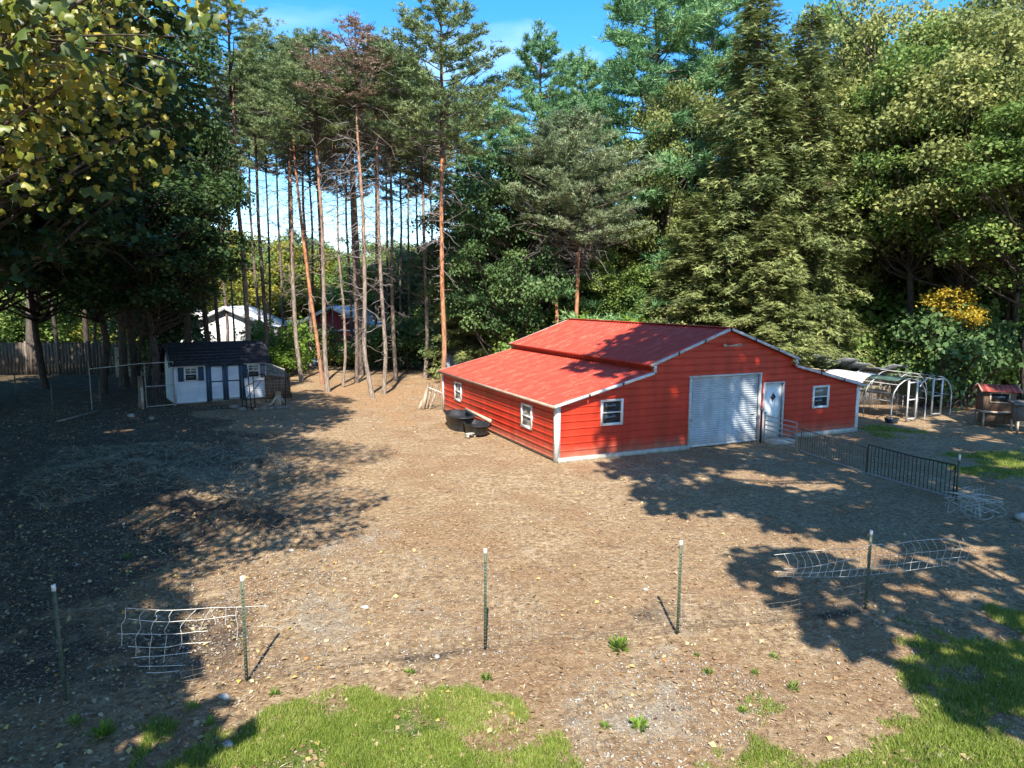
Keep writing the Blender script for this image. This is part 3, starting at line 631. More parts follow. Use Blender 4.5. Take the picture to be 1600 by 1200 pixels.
for k in range(9): mb.tube([(-.45, .5, .1*k+.05), (.15, -.1, .08*k+.05)], .005, 3)
tag(mb.build('mesh', M['wire'], sgate), kind='stuff')

# tube gate beside the door
tg = thing('tube_gate', 'silver five bar tube gate standing out from the barn beside the white door', 'gate', (8.0, -.42, 0))
for k in range(6):
    z = .16+.165*k; mb = MB(); mb.tube([(.0, -.05, z+.03), (.02, -1.45, z-.01)], .022, 8); mb.build('rail', M['dull_white'], tg)
mb = MB(); mb.tube([(.0, -.05, .1), (0, -.05, 1.02)], .022, 8); mb.build('end_tube', M['galv'], tg)
mb = MB(); mb.tube([(.02, -1.45, .08), (.02, -1.45, .98)], .022, 8); mb.build('end_tube', M['galv'], tg)
mb = MB(); mb.tube([(.02, -1.52, 0), (.02, -1.46, .55)], .035, 8); mb.build('foot_post', M['palewood'], tg)
mb = MB(); mb.tube([(-.02, .1, 0), (-.02, .1, 1.18)], .03, 8); mb.box((-.02, .1, 1.2), (.1, .1, .04)); mb.build('hinge_post', M['darkmetal'], tg)
# rod panel fence running out to the T post
rf = thing('rod_panel_fence', 'low dark rod panel fence running from the tube gate to a white tipped post', 'fence', (8.05, -2.0, 0))
def rodpanel(a, b, h, dark, light, nrod):
    a = np.array(a, float); b = np.array(b, float)
    mb = MB(); mb.tube([G3(*a, h), G3(*((a+b)/2), h-.03), G3(*b, h)], .018, 6); mb.build('top_rail', dark, rf)
    mb = MB(); mb.tube([G3(*a, .07), G3(*b, .07)], .02, 6); mb.build('bottom_rail', light, rf)
    for k in range(nrod+1):
        p = a+(b-a)*k/nrod; mb = MB(); mb.tube([G3(*p, .07), G3(*p, h-.01)], .016 if k in (0, nrod) else .009, 5); mb.build('rod', dark, rf)
rodpanel((0, -.05), (-.55, -2.95), .80, M['greywood'], M['galv'], 26)
rodpanel((-.56, -3.0), (-.72, -5.62), .90, M['darkmetal'], M['galv'], 22)
tp = thing('fence_post', 'white tipped steel T post at the near end of the rod panel fence', 'post', (7.32, -7.72, 0))
mb = MB(); mb.box((0, 0, .53), (.045, .012, 1.06)); mb.box((0, .02, .53), (.012, .035, 1.06)); mb.build('stake', M['tpost'], tp)
mb = MB(); mb.box((0, 0, 1.12), (.049, .016, .14)); mb.box((0, .022, 1.12), (.016, .035, .14)); mb.build('white_tip', M['white'], tp)
# tangle of wire and a rock on the right
rng = np.random.default_rng(8)
mb = MB()
for k in range(20):
    t = np.linspace(0, 1, 10); ph = rng.random(3)*6; q = rng.random(6)
    mb.tube(np.column_stack([(.5*np.sin(t*5*q[0]+ph[0])), .45*np.cos(t*5*q[1]+ph[1]), .03+.25*(1+np.sin(t*4*q[2]+ph[2]))]), .006, 4)
for k in range(4): mb.tube([(.1+.14*k, .1, 0), (.1+.14*k, .12, .62)], .006, 4); mb.tube([(.0, .1, .1+.15*k), (.55, .12, .1+.15*k)], .006, 4)
ontop('wire_tangle', mb, 'heap of tangled pale wire on the ground past the rod fence', 'wire', M['wire'], loc=(6.6, -8.6, 0))
def rock(r, seed, label, loc, m=M['stone']):
    rng = np.random.default_rng(seed); mb = MB(); nu, nv = 12, 8; V = []
    for i in range(nv+1):
        for j in range(nu):
            th = math.pi*i/nv; ph = 2*math.pi*j/nu; k = 1+.25*math.sin(ph*2+seed)+.15*math.cos(th*3+ph)
            V.append((r*k*math.sin(th)*math.cos(ph), r*k*.75*math.sin(th)*math.sin(ph), r*.5*math.cos(th)*k))
    Fc = [(i*nu+j, (i+1)*nu+j, (i+1)*nu+(j+1) % nu, i*nu+(j+1) % nu) for i in range(nv) for j in range(nu)]
    mb.add(V, Fc); return ontop('rock', mb, label, 'rock', m, loc=loc, smooth=True)
rock(.22, 2, 'grey rock on the ground right of the wire tangle', (7.35, -9.3, .05))

# ------------------------------------------------------------------ foreground fence
P1, P2, P3, P4_, P5 = (-11.6, -8.85), (-9.5, -9.26), (-6.31, -9.78), (-3.47, -10.52), (-.14, -11.1)
ff = thing('field_fence', 'wire field fence on green white tipped T posts across the foreground', 'fence', (-6, -9.9, 0))
FO = np.array([-6, -9.9, 0.])
for (px_, py_), h, lean in ((P1, 1.52, -.03), (P2, 1.43, .0), (P3, 1.50, .005), (P4_, 1.45, .01), (P5, 1.33, .01)):
    b = G3(px_, py_)-FO; top = b+[lean, 0, h-.08]; t2 = b+[lean*1.08, 0, h]
    mb = MB(); mb.beam(b, top, .042, .010, up=(.35, .9, 0)); mb.beam(b+[.008, .02, 0], top+[.008, .02, 0], .012, .036, up=(.35, .9, 0))
    for k in range(int(h/.055)-2):
        q = b+(top-b)*(k+1)*.055/h; mb.box(q+[-.004, -.01, 0], (.016, .014, .02), .35)
    st = mb.build('post', M['tpost'], ff)
    mb = MB(); mb.beam(top, t2, .045, .014, up=(.35, .9, 0)); mb.beam(top+[.008, .02, 0], t2+[.008, .02, 0], .016, .036, up=(.35, .9, 0)); mb.build('white_tip', M['white'], st)
def vplane(px, py, A, B, off=0):             # where the sight line meets the upright plane of the fence
    A = np.array(A); B = np.array(B); d = (B-A)/np.linalg.norm(B-A); nr = np.array([-d[1], d[0], 0]); r = ray(px, py)
    o = np.array([A[0], A[1], 0])+nr*off; t = ((o-CAM)@nr)/(r@nr); return CAM+r*t
def wire(mb, pts, r, sides=4):
    P = np.array(pts); t = np.linspace(0, 1, len(P)); u = np.linspace(0, 1, max(8, len(P)*4))
    Q = np.column_stack([np.interp(u, t, P[:, i]) for i in range(3)])
    k = np.ones(3)/3
    for i in range(3): Q[1:-1, i] = np.convolve(Q[:, i], k, 'valid')
    mb.tube(Q, r, sides)
# the faint regular wires between posts
mb = MB(); rng = np.random.default_rng(3)
posts = [P1, P2, P3, P4_, P5]
ext = [(-15.5, -8.2)]+posts+[(3.6, -12.2)]
for A, B in zip(posts, posts[1:]):
    A = np.array(A); B = np.array(B); Ln = np.linalg.norm(B-A)
    for j, hh_ in enumerate((.04, .12, .21, .32, .45)):
        if j > 3 and A[0] < -9: continue
        m = 14; pts = [G3(*(A+(B-A)*k/m), hh_*(1-.35*math.sin(math.pi*k/m))+rng.normal()*.012)-FO for k in range(m+1)]
        wire(mb, pts, .0034, 3)
    for k in range(int(Ln/.16)):
        p = A+(B-A)*(k*.16+.05)/Ln; s = 1-.35*math.sin(math.pi*(k*.16+.05)/Ln)
        wire(mb, [G3(*(p+rng.normal(size=2)*.012), q*s)-FO for q in (0, .12, .25, .45)], .0026, 3)
tag(mb.build('woven_wire', M['finewire'], ff), kind='stuff')
# the slack pale net left of the second post
A, B = P1, P2
def V_(L_): return [vplane(x, y, A, B)-FO for x, y in L_]
mb = MB()
for r_ in ([(197, 950), (225, 952), (260, 954), (300, 952), (335, 949), (360, 949), (385, 948), (400, 947), (420, 947)],
           [(200, 967), (218, 969), (240, 971), (263, 972), (285, 970), (310, 969), (335, 966), (352, 963), (370, 961)],
           [(184, 990), (195, 991), (205, 990), (230, 991), (260, 991), (285, 990), (305, 987), (325, 986)],
           [(200, 1010), (215, 1011), (240, 1012), (265, 1011), (285, 1006), (300, 1005), (330, 1003)],
           [(205, 1028), (225, 1026), (250, 1025), (275, 1022), (300, 1019)], [(215, 1041), (240, 1041), (270, 1040), (290, 1039)], [(228, 1051), (250, 1051), (280, 1048)]): wire(mb, V_(r_), .0048)
for r_ in ([(196, 950), (196, 968), (189, 976), (191, 990), (190, 1010)], [(227, 952), (218, 962), (218, 970), (221, 981), (211, 996), (213, 1012), (212, 1025)],
           [(250, 953), (242, 957), (246, 967), (240, 971), (235, 985), (238, 992), (234, 1012), (233, 1037), (234, 1046)],
           [(270, 953), (263, 964), (266, 970), (256, 986), (261, 991), (258, 1012), (257, 1021), (256, 1035)],
           [(306, 953), (290, 969), (281, 980), (284, 991), (284, 1008), (280, 1015)], [(331, 949), (320, 965), (312, 985)],
           [(336, 949), (330, 958), (336, 967), (337, 975)], [(353, 949), (353, 962), (352, 976)], [(370, 948), (368, 961), (372, 980), (370, 1000)]): wire(mb, V_(r_), .0045)
wire(mb, [vplane(x, y, P2, P3)-FO for x, y in ((402, 979), (415, 978), (430, 980), (438, 983))], .003)
tag(mb.build('slack_net', M['wire'], ff), kind='stuff')
# the net that leans out round the right hand post
A, B = P4_, P5
mb = MB()
top = [(1210, 867), (1240, 864), (1270, 861), (1300, 858), (1330, 857), (1343, 858), (1356, 852), (1372, 850), (1390, 853), (1420, 846), (1450, 843), (1480, 842), (1492, 842)]
mid = [(1225, 889), (1240, 889), (1280, 884), (1300, 879), (1330, 874), (1360, 870), (1400, 867), (1440, 863), (1480, 859), (1508, 857)]
low = [(1210, 893), (1260, 896), (1310, 892), (1350, 888), (1390, 883), (1430, 878), (1470, 873), (1508, 870)]
lo2 = [(1215, 900), (1270, 902), (1330, 901), (1390, 895), (1430, 890), (1470, 884), (1500, 882)]
ofs = (.0, .10, .16, .18)
for r_, o_ in zip((top, mid, low, lo2), ofs): wire(mb, [vplane(x, y, A, B, o_)-FO for x, y in r_], .005 if o_ < .17 else .003)
def interp_row(r_, x): 
    r_ = np.array(r_); return np.interp(x, r_[:, 0], r_[:, 1])
for k in range(24):
    x = 1225+k*12.2; s = 6*math.sin(k*1.3)
    wire(mb, [vplane(x+s*.3, interp_row(top, x), A, B, 0)-FO, vplane(x+7+s*.5, (interp_row(top, x)+interp_row(mid, x))/2, A, B, .05)-FO, vplane(x+9, interp_row(mid, x+9), A, B, .10)-FO,
              vplane(x+5-s*.3, interp_row(low, x+5), A, B, .16)-FO, vplane(x+2, interp_row(lo2, x+2), A, B, .18)-FO], .0046)
tag(mb.build('leaning_net', M['wire'], ff), kind='stuff')
mb = MB()                                   # short bit of net behind the fourth post
for y in (929, 945, 966): wire(mb, [vplane(x, y+(x-1062)*.02, P4_, P5)-FO for x in (1062, 1070, 1080, 1090)], .002, 3)
for x in (1065, 1079): wire(mb, [vplane(x, y, P4_, P5)-FO for y in (928, 940, 955, 985)], .002, 3)
tag(mb.build('net_scrap', M['wire'], ff), kind='stuff')

# ------------------------------------------------------------------ white shed
SA = math.atan2(.76, 4.12); SW, SDp, SE = 4.19, 2.5, 1.92
shed = thing('garden_shed', 'small white shed with slate blue double doors and dark shingle roof under the trees', 'shed', (-11.12, 17.08, 0), SA)
def siding(a, b, z0, z1, org, u, nr, parent, name='siding', holes=()):
    mb = MB(); org = np.array(org, float); u = np.array(u, float); nr = np.array(nr, float); st = .115; k = 0
    while z0+st*k < z1-1e-3:
        za = z0+st*k; zb = min(z1, za+st); k += 1
        segs = [(a, b)]
        for h in holes:
            if h[2] < (za+zb)/2 < h[3]: segs = [q for s_ in segs for q in ((s_[0], min(s_[1], h[0])), (max(s_[0], h[1]), s_[1])) if q[1]-q[0] > .01]
        for p, q in segs:
            mb.add([org+u*p+nr*.022+[0, 0, za], org+u*q+nr*.022+[0, 0, za], org+u*q+[0, 0, zb], org+u*p+[0, 0, zb]], [(0, 1, 2, 3)])
            mb.add([org+u*p+[0, 0, za], org+u*q+[0, 0, za], org+u*q+nr*.022+[0, 0, za], org+u*p+nr*.022+[0, 0, za]], [(0, 1, 2, 3)])
    return tag(mb.build(name, M['whitesiding'], parent), kind='stuff')
DA, DB = 1.50, 3.02
W1, W2 = (.50, .98), (3.36, 3.84)
fwall = MB().box((SW/2, .06, SE/2+.04), (SW-.04, .06, SE-.1)).build('front_wall', M['whitesiding'], shed)
siding(.06, SW-.06, .1, SE-.02, (0, .02, 0), (1, 0, 0), (0, -1, 0), fwall, holes=[(DA, DB, 0, 3), (W1[0], W1[1], 1.15, 1.75), (W2[0], W2[1], 1.15, 1.75)])
for nm, x, d in (('end_wall', .0, -1), ('end_wall', SW, 1)):
    prof = [(x, .0, .08), (x, SDp, .08), (x, SDp, SE), (x, SDp-.45, SE+.62), (x, SDp/2, SE+.92), (x, .45, SE+.62), (x, 0, SE)]
    ew = MB().prism(prof, (-.05*d, 0, 0)).build(nm, M['whitesiding'], shed)
    siding(.02, SDp-.02, .1, SE, (x, 0, 0), (0, 1, 0), (d, 0, 0), ew)
MB().box((SW/2, SDp-.03, SE/2+.04), (SW-.04, .06, SE-.1)).build('rear_wall', M['whitesiding'], shed)
MB().box((SW/2, SDp/2, .05), (SW-.05, SDp-.05, .1)).build('floor_base', M['greywood'], shed)
for y0, z0, y1, z1 in ((-.20, SE-.06, .43, SE+.64), (.43, SE+.64, SDp/2, SE+.95), (SDp+.2, SE-.06, SDp-.43, SE+.64), (SDp-.43, SE+.64, SDp/2, SE+.95)):
    mb = MB(); nc = 5
    for k in range(nc):                      # shingle courses, each lapped over the one below
        a, b = k/nc, (k+1)/nc; L0 = (y0+(y1-y0)*a, z0+(z1-z0)*a+.03); L1 = (y0+(y1-y0)*b, z0+(z1-z0)*b+.012)
        mb.prism([(-.17, L0[0], L0[1]), (-.17, L1[0], L1[1]), (-.17, L1[0], L1[1]-.04), (-.17, L0[0], L0[1]-.04)], (SW+.34, 0, 0))
    mb.build('roof_slope', M['shingle'], shed)
for x in (-.2, SW+.2):
    mb = MB(); P = [(x, -.2, SE-.1), (x, .43, SE+.6), (x, SDp/2, SE+.9), (x, SDp-.43, SE+.6), (x, SDp+.2, SE-.1)]
    for a, b in zip(P, P[1:]): mb.beam(a, b, .03, .11)
    mb.build('barge_board', M['shingle'], shed)
for x in (.04, SW-.04): MB().box((x, -.012, SE/2), (.1, .05, SE-.1)).build('corner_board', M['white'], shed)
MB().box((SW/2, -.014, SE-.06), (SW-.25, .05, .09)).build('fascia', M['white'], shed)
for (a, b) in ((DA, (DA+DB)/2), ((DA+DB)/2, DB)):
    dr = MB().box(((a+b)/2, .0, .98), (b-a-.03, .03, 1.72)).build('door', M['whitesiding'], shed)
    siding(a+.1, b-.1, .2, 1.72, (0, -.016, 0), (1, 0, 0), (0, -1, 0), dr)
    for c_, s_ in (((a+.07, -.03, .98), (.12, .03, 1.74)), ((b-.07, -.03, .98), (.12, .03, 1.74)), (((a+b)/2, -.031, 1.03), (b-a-.26, .028, .06)), (((a+b)/2, -.031, 1.80), (b-a-.26, .028, .08))):
        MB().box(c_, s_).build('door_trim', M['blue'], dr)
for x in (DA-.06, DB+.06): MB().box((x, -.02, .98), (.1, .05, 1.86)).build('door_post', M['blue'], shed)
MB().box(((DA+DB)/2, -.02, 1.885), (DB-DA+.02, .05, .07)).build('door_post', M['blue'], shed)
for w0, w1 in (W1, W2):
    c = (w0+w1)/2; fr = MB()
    for x in (w0-.02, w1+.02): fr.box((x, -.01, 1.45), (.05, .06, .66))
    for z in (1.14, 1.45, 1.76): fr.box((c, -.01, z), (w1-w0-.01, .06, .04))
    fr.box((c, -.012, 1.61), (.018, .03, .27)); fr.box((c, -.012, 1.61), (w1-w0-.01, .026, .018))
    wn_ = fr.build('window', M['white'], shed)
    MB().box((c, .02, 1.30), (w1-w0-.01, .012, .27)).build('pane', M['glass'], wn_)
    MB().box((c, .016, 1.605), (w1-w0-.01, .012, .27)).build('pane', M['blind'], wn_)
    for x in (w0-.20, w1+.20):
        sh = MB().box((x, -.02, 1.45), (.24, .04, .66)).build('shutter', M['blue'], shed)
        mb = MB()
        for k in range(9): mb.box((x, -.045, 1.18+.065*k), (.17, .02, .02), rx=.5)
        tag(mb.build('louvres', M['blue'], sh), kind='stuff')
# chain link kennel gate left of the shed
kn = thing('chain_link_panel', 'tall bare metal chain link pen frame to the left of the white shed', 'fence', (-12.9, 17.0, 0), 0)
KO = np.array([-12.9, 17.0, 0])
ka, kb, kc, kd = G3(-14.5, 17.2), G3(-12.28, 16.7), G3(-11.5, 16.85), G3(-11.12, 16.98)
for a, h in ((ka, 1.85), (kb, 2.08), (kd, 2.1)):
    MB().tube([a-KO, a-KO+[0, 0, h]], .026, 6).build('post', M['galv'], kn)
for a, b, h1, h2 in ((ka, kb, 1.85, 2.08), (kb, kd, 2.06, 2.08), (kb, kd, 1.0, 1.0), (kb, kd, .08, .08)):
    MB().tube([a-KO+[0, 0, h1], b-KO+[0, 0, h2]], .021, 6).build('rail', M['galv'], kn)
mb = MB()
for k in range(44):
    t = k/22; a = ka+(kb-ka)*min(t, 1); b = ka+(kb-ka)*max(0, min(1, t-.85))
    if t <= 1: mb.tube([a-KO, a-KO+(kb-ka)/2.3*.85*min(1, (1-t)/.85+.001)+[0, 0, 1.9*min(1, (1-t)/.85+.001)]], .0025, 3)
    b_ = ka+(kb-ka)*min(1, t); mb.tube([b_-KO, b_-KO-(kb-ka)/2.3*.85*min(1, t/.85+.001)+[0, 0, 1.9*min(1, t/.85+.001)]], .0025, 3)
tag(mb.build('mesh', M['finewire'], kn), kind='stuff')
mb = MB(); mb.tube([(0, 0, 0), (.03, .02, .75), (0, .05, 1.5)], [.14, .12, .10], 8)
ontop('wooden_post', mb, 'thick old wooden post between the pen frame and the white shed', 'post', M['greywood'], loc=(-12.5, 16.75, 0))
mb = MB(); mb.box((0, 0, .5), (.1, .12, 1.0)); ontop('wooden_post', mb, 'shorter pale post leaning against the thick old post by the shed', 'post', M['palewood'], loc=(-12.42, 16.5, 0))
for i, ((x, y, h), lb) in enumerate((((-15.52, 14.5, 1.55), 'dark steel T post beside the board on the ground, left of the pen frame'), ((-14.02, 16.1, 1.55), 'dark steel T post at the pen frame, right of the board on the ground'), ((-18.2, 21.6, 1.3), 'dark thin post furthest to the left at the edge of the wood'))):
    o = thing('fence_post', lb, 'post', (x, y, 0), 0, 'posts left of the shed')
    MB().box((0, 0, h/2), (.05, .014, h)).box((0, .02, h/2), (.014, .036, h)).build('stake', M['tpost'], o)
mb = MB(); mb.beam((-15.3, 14.0, .05), (-14.15, 16.3, .08), .18, .04); ontop('ground_board', mb, 'long grey board lying on the ground left of the pen', 'board', M['greywood'])
# low strands between those posts
mb = MB()
for z in (.4, .8, 1.2): wire(mb, [(-18.2, 21.6, z), (-16.9, 18, z-.05), (-15.52, 14.5, z), (-14.02, 16.1, z)], .003, 3)
ontop('fence_wire', mb, 'thin wire strands strung between the dark posts left of the shed', 'wire', M['finewire'])
# poultry pen right of the shed
pen = thing('poultry_pen', 'ramshackle poultry pen of bent poles and netting at the right end of the shed', 'pen', (-7.3, 15.6, 0))
PO = np.array([-7.3, 15.6, 0]); rng = np.random.default_rng(11)
def gpo(px, py, z=0): return gp(px, py)-PO+np.array([0, 0, z])
for px, py, h, ln in ((379, 637, 1.55, -.05), (386, 638, 1.7, -.12), (393, 640, 1.85, -.10), (399, 640, 1.75, -.05), (446, 634, 1.3, .05), (416, 628, 1.35, 0), (456, 622, 1.2, -.2)):
    b = gpo(px, py); MB().tube([b, b+[ln, 0, h]], .022, 5).build('pole', M['darkmetal'], pen)
for a, b in (((379, 637, .9), (399, 640, 1.25)), ((386, 638, .45), (410, 632, 1.15)), ((399, 640, 1.3), (446, 634, 1.3)), ((386, 638, 1.55), (416, 628, 1.35)), ((379, 637, .08), (399, 640, .08))):
    MB().tube([gpo(*a[:2], a[2]), gpo(*b[:2], b[2])], .018, 5).build('rail', M['darkmetal'], pen)
mb = MB()                                   # slack netting thrown over the top
A_, B_, C_, D_ = gpo(395, 632, 1.62), gpo(446, 633, 1.32), gpo(446, 612, 1.25), gpo(405, 615, 1.75)
for k in range(26):
    t = k/25
    for (a, b, c, d) in ((A_, B_, D_, C_), (A_, D_, B_, C_)):
        p = a+(b-a)*t; q = c+(d-c)*t; m_ = (p+q)/2+[0, 0, .22*math.sin(math.pi*t)+rng.normal()*.03]
        mb.tube([p, p*.5+m_*.5+rng.normal(size=3)*.02, m_, q*.5+m_*.5, q], .005, 3)
tag(mb.build('netting', M['wire'], pen), kind='stuff')
mb = MB()
for k in range(14):
    t = k/13; p = gpo(412, 630)+(gpo(452, 630)-gpo(412, 630))*t; mb.tube([p, p+[.1*math.sin(k), 0, 1.25]], .004, 3)
for z in np.arange(.15, 1.3, .16): mb.tube([gpo(412, 630, z), gpo(452, 630, z+.02)], .004, 3)
tag(mb.build('side_netting', M['wire'], pen), kind='stuff')
mb = MB(); a = gpo(398, 642, .06); b = gpo(452, 638, .06); mb.beam(a, b, .14, .14); mb.build('base_beam', M['greywood'], pen)
mb = MB(); mb.box((0, 0, .55), (1.25, .7, 1.1)); mb.box((0, 0, 1.14), (1.4, .85, .06), ry=.04)
for k in range(6): mb.box((-.52+.2*k, -.36, .55), (.02, .03, 1.08))
q = gp(433, 622); ontop('nest_box', mb, 'dark brown wooden nest box standing inside the poultry pen', 'hutch', M['brownwood'], loc=(q[0], q[1]+.3, 0), rz=SA)
st_ = thing('stump', 'pale splintered tree stump in front of the poultry pen', 'stump', tuple(gp(435, 632)))
mb = MB(); mb.tube([(0, 0, -.05), (0, 0, .3), (.02, 0, .62)], [.20, .13, .12], 9, wob=.35, rng=rng); mb.build('trunk', M['palewood'], st_)
for k in range(4):
    a = k*1.5+.4; mb = MB(); mb.tube([(.05*math.cos(a), .05*math.sin(a), .45), (.2*math.cos(a), .2*math.sin(a), .2), (.38*math.cos(a), .38*math.sin(a), 0)], [.05, .06, .03], 6); mb.build('root', M['palewood'], st_)
# dark sagging barrel and rubble beside the pen
for (px, py, r, lb) in ((366, 637, .2, 'dark lump of rubble at the foot of the shed doors'), (378, 641, .17, 'brown stone just left of the poultry pen poles'), (205, 651, .16, 'broken pale lump on the ground below the wooden post'), (238, 655, .15, 'dark clod of earth below and left of the shed')):
    g = gp(px, py); rock(r, px, lb, (g[0], g[1], .04), M['stone'] if px in (205,) else M['greywood'])

# ------------------------------------------------------------------ hoop houses, coop, picket fence, hutches
def arch_pts(c, u, w, h, n=14):
    P = []
    for k in range(n+1):
        t = k/n
        if t < .2: x, z = -w/2, h*.5*t/.2
        elif t > .8: x, z = w/2, h*.5*(1-t)/.2
        else: a = math.pi*(1-(t-.2)/.6); x, z = w/2*math.cos(a), h*.5+h*.5*math.sin(a)
        P.append(np.array([c[0]+u[0]*x, c[1]+u[1]*x, z]))
    return P
def hoop_house(label, c, ang, depth, nb, cover):
    t = thing('hoop_run', label, 'hoop house', (c[0], c[1], 0), ang, 'white pipe hoop runs behind the barn')
    w, h = 2.1, 1.78
    for k in range(nb):
        MB().tube(arch_pts((0, depth*k/(nb-1)), (1, 0), w, h), .026 if k == 0 else .017, 6).build('hoop', M['galv'], t)
    for x, z in ((0, h), (-w/2, h*.5), (w/2, h*.5), (-w*.33, h*.87), (w*.33, h*.87)):
        MB().tube([(x, 0, z), (x, depth, z)], .012, 5).build('purlin', M['galv'], t)
    for x in (-.12, .42): MB().box((x, -.02, h*.48), (.07, .05, h*.96)).build('door_post', M['dull_white'], t)
    for z in (.1, .9, 1.62): MB().box((.15, -.02, z), (.46, .045, .05)).build('door_rail', M['dull_white'], t)
    mb = MB()
    for k in range(int(depth/.1)): mb.tube(arch_pts((0, .1*k), (1, 0), w, h, 10), .0022, 3, caps=False)
    for k in range(1, 20):
        p = arch_pts((0, 0), (1, 0), w, h, 20)[k]; mb.tube([p, p+np.array([0, depth, 0])], .0022, 3, caps=False)
    tag(mb.build('netting', M['finewire'], t), kind='stuff')
    if cover:
        def sheet(y0, y1, k0, k1, nm, m, s=1.02):
            P = arch_pts((0, 0), (1, 0), w*s, h*s, 20); mb = MB(); V = []; ny_ = 7
            for j in range(ny_):
                y = y0+(y1-y0)*j/(ny_-1)
                for k in range(k0, k1+1): V.append(P[k]+np.array([0, y, .02*math.sin(j*2+k)]))
            n_ = k1-k0+1; mb.add(V, [(j*n_+k, j*n_+k+1, (j+1)*n_+k+1, (j+1)*n_+k) for j in range(ny_-1) for k in range(n_-1)])
            o = mb.build(nm, m, t, True); mo = o.modifiers.new('thick', 'SOLIDIFY'); mo.thickness = .012
        sheet(depth*.42, depth, 4, 13, 'white_cover', M['tarp']); sheet(depth*.42, depth, 0, 4, 'shade_cloth', M['shade'], 1.0); sheet(depth*.05, depth*.42, 8, 16, 'shade_cloth', M['shade'], 1.01)
    return t
hoop_house('left hoop run, partly covered with a white sheet and green shade cloth', (17.0, .65), R_(0), 3.9, 4, True)
hoop_house('right hoop run, bare netting over white pipe with an open door frame', (19.15, 1.05), R_(-4), 3.6, 4, False)
mb = MB(); mb.tube([(0, 0, 0), (0, 0, .55), (.02, 0, .85)], [.09, .07, .1], 8); mb.box((.02, 0, .93), (.2, .18, .14)); ontop('water_font', mb, 'small white post with a cap standing between the two hoop runs', 'post', M['dull_white'], loc=(18.5, 1.4, 0))
mb = MB(); o_ = oval(.3, .25, 18); mb.add(np.vstack([np.column_stack([o_*s, np.full(18, z)]) for s, z in ((.8, 0), (1, .18), (.92, .17), (.75, .04))]), [(i*18+j, i*18+(j+1) % 18, (i+1)*18+(j+1) % 18, (i+1)*18+j) for i in range(3) for j in range(18)])
ontop('feed_pan', mb, 'shallow black rubber pan at the foot of the left hoop run', 'pan', M['black'], loc=(tuple(gp(1393, 660))), smooth=True)
coop = thing('old_coop', 'tumbledown coop with loose grey roof sheets behind the right end of the barn', 'coop', tuple(np.append(at(1343, 37.6), -.12)), R_(-24))
MB().box((0, .6, .75), (4.6, 2.2, 1.5)).build('wall', M['greywood'], coop)
rng = np.random.default_rng(4)
for k in range(6):
    mb = MB(); mb.box((-2.3+.72*k, .0+rng.normal()*.08, 2.16-.10*k+rng.normal()*.03), (.8, 2.3+rng.random()*.3, .03), rz=rng.normal()*.08, rx=-.25+rng.normal()*.05, ry=.13); mb.build('roof_sheet', M['slate'], coop)
for k in range(3): mb = MB(); mb.beam((-2.9, -1.15+.12*k, 1.95-.12*k), (1.4, -1.2+.1*k, 1.5-.15*k), .1, .05); mb.build('batten', M['palewood'], coop)
mb = MB(); mb.box((3.2, .4, 1.42), (2.9, 1.9, .05), rx=-.18); mb.build('low_roof', M['slate'], coop)
mb = MB(); mb.box((4.7, .6, 1.45), (1.3, 1.2, .1), rx=-.1); mb.build('roof_board', M['brownwood'], coop)
pk = thing('picket_fence', 'weathered grey picket fence between the hoop runs and the hutch', 'fence', (20.2, .9, 0))
a, b = at(1482, 39.5)-np.array([20.2, .9]), at(1575, 38.5)-np.array([20.2, .9])
a2 = at(1400, 41)-np.array([20.2, .9])
for z in (.3, .85):
    MB().beam(G3(*(a2+(a-a2)*.0), z), G3(*b, z), .04, .08).build('rail', M['greywood'], pk)
Ln = np.linalg.norm(b-a2); npk = int(Ln/.17)
for k in range(npk):
    p = a2+(b-a2)*(k+.5)/npk; d = (b-a2)/Ln; h = 1.08+.04*math.sin(k*2.3)
    mb = MB(); V = [G3(*(p-d*.045), .05), G3(*(p+d*.045), .05), G3(*(p+d*.045), h-.07), G3(*p, h), G3(*(p-d*.045), h-.07)]
    mb.prism([v+np.array([d[1], -d[0], 0])*.03 for v in V], (d[1]*.02, -d[0]*.02, 0)); mb.build('picket', M['greywood'], pk)
h1 = gp(1553, 664); hut = thing('hutch', 'raised brown hutch with red shingle roof and wire window', 'hutch', (h1[0], h1[1], 0), R_(-42))
HW, HDp = 1.12, .85
MB().box((0, .05, .95), (HW, HDp, .9)).build('cabin', M['brownwood'], hut)
MB().box((0, -.32, .36), (HW+.12, .5, .42)).build('lower_box', M['brownwood'], hut)
MB().box((0, -.36, .60), (HW+.22, .62, .04)).build('shelf', M['palewood'], hut)
for x in (-HW/2, HW/2): 
    MB().box((x, -.55, .3), (.06, .06, .6)).build('leg', M['palewood'], hut); MB().box((x, .45, .28), (.06, .06, .56)).build('leg', M['palewood'], hut)
fr = MB()
for x in (-.33, .33): fr.box((x, -.39, 1.17), (.06, .03, .42))
for z in (.98, 1.36): fr.box((0, -.39, z), (.72, .03, .05))
wf = fr.build('window', M['palewood'], hut); MB().box((0, -.378, 1.17), (.6, .012, .33)).build('wire_pane', M['glass'], wf)
for k in range(8): MB().box((-.62+.177*k, -.26, 1.53), (.172, .62, .03), rx=.38).build('shingle', M['redshingle'], hut)
for k in range(8): MB().box((-.62+.177*k, .31, 1.53), (.172, .62, .03), rx=-.38).build('shingle', M['redshingle'], hut)
for x in (-.68, .68): mb = MB(); mb.beam((x, -.56, 1.40), (x, .03, 1.66), .03, .08); mb.beam((x, .03, 1.66), (x, .6, 1.40), .03, .08); mb.build('barge_board', M['palewood'], hut)
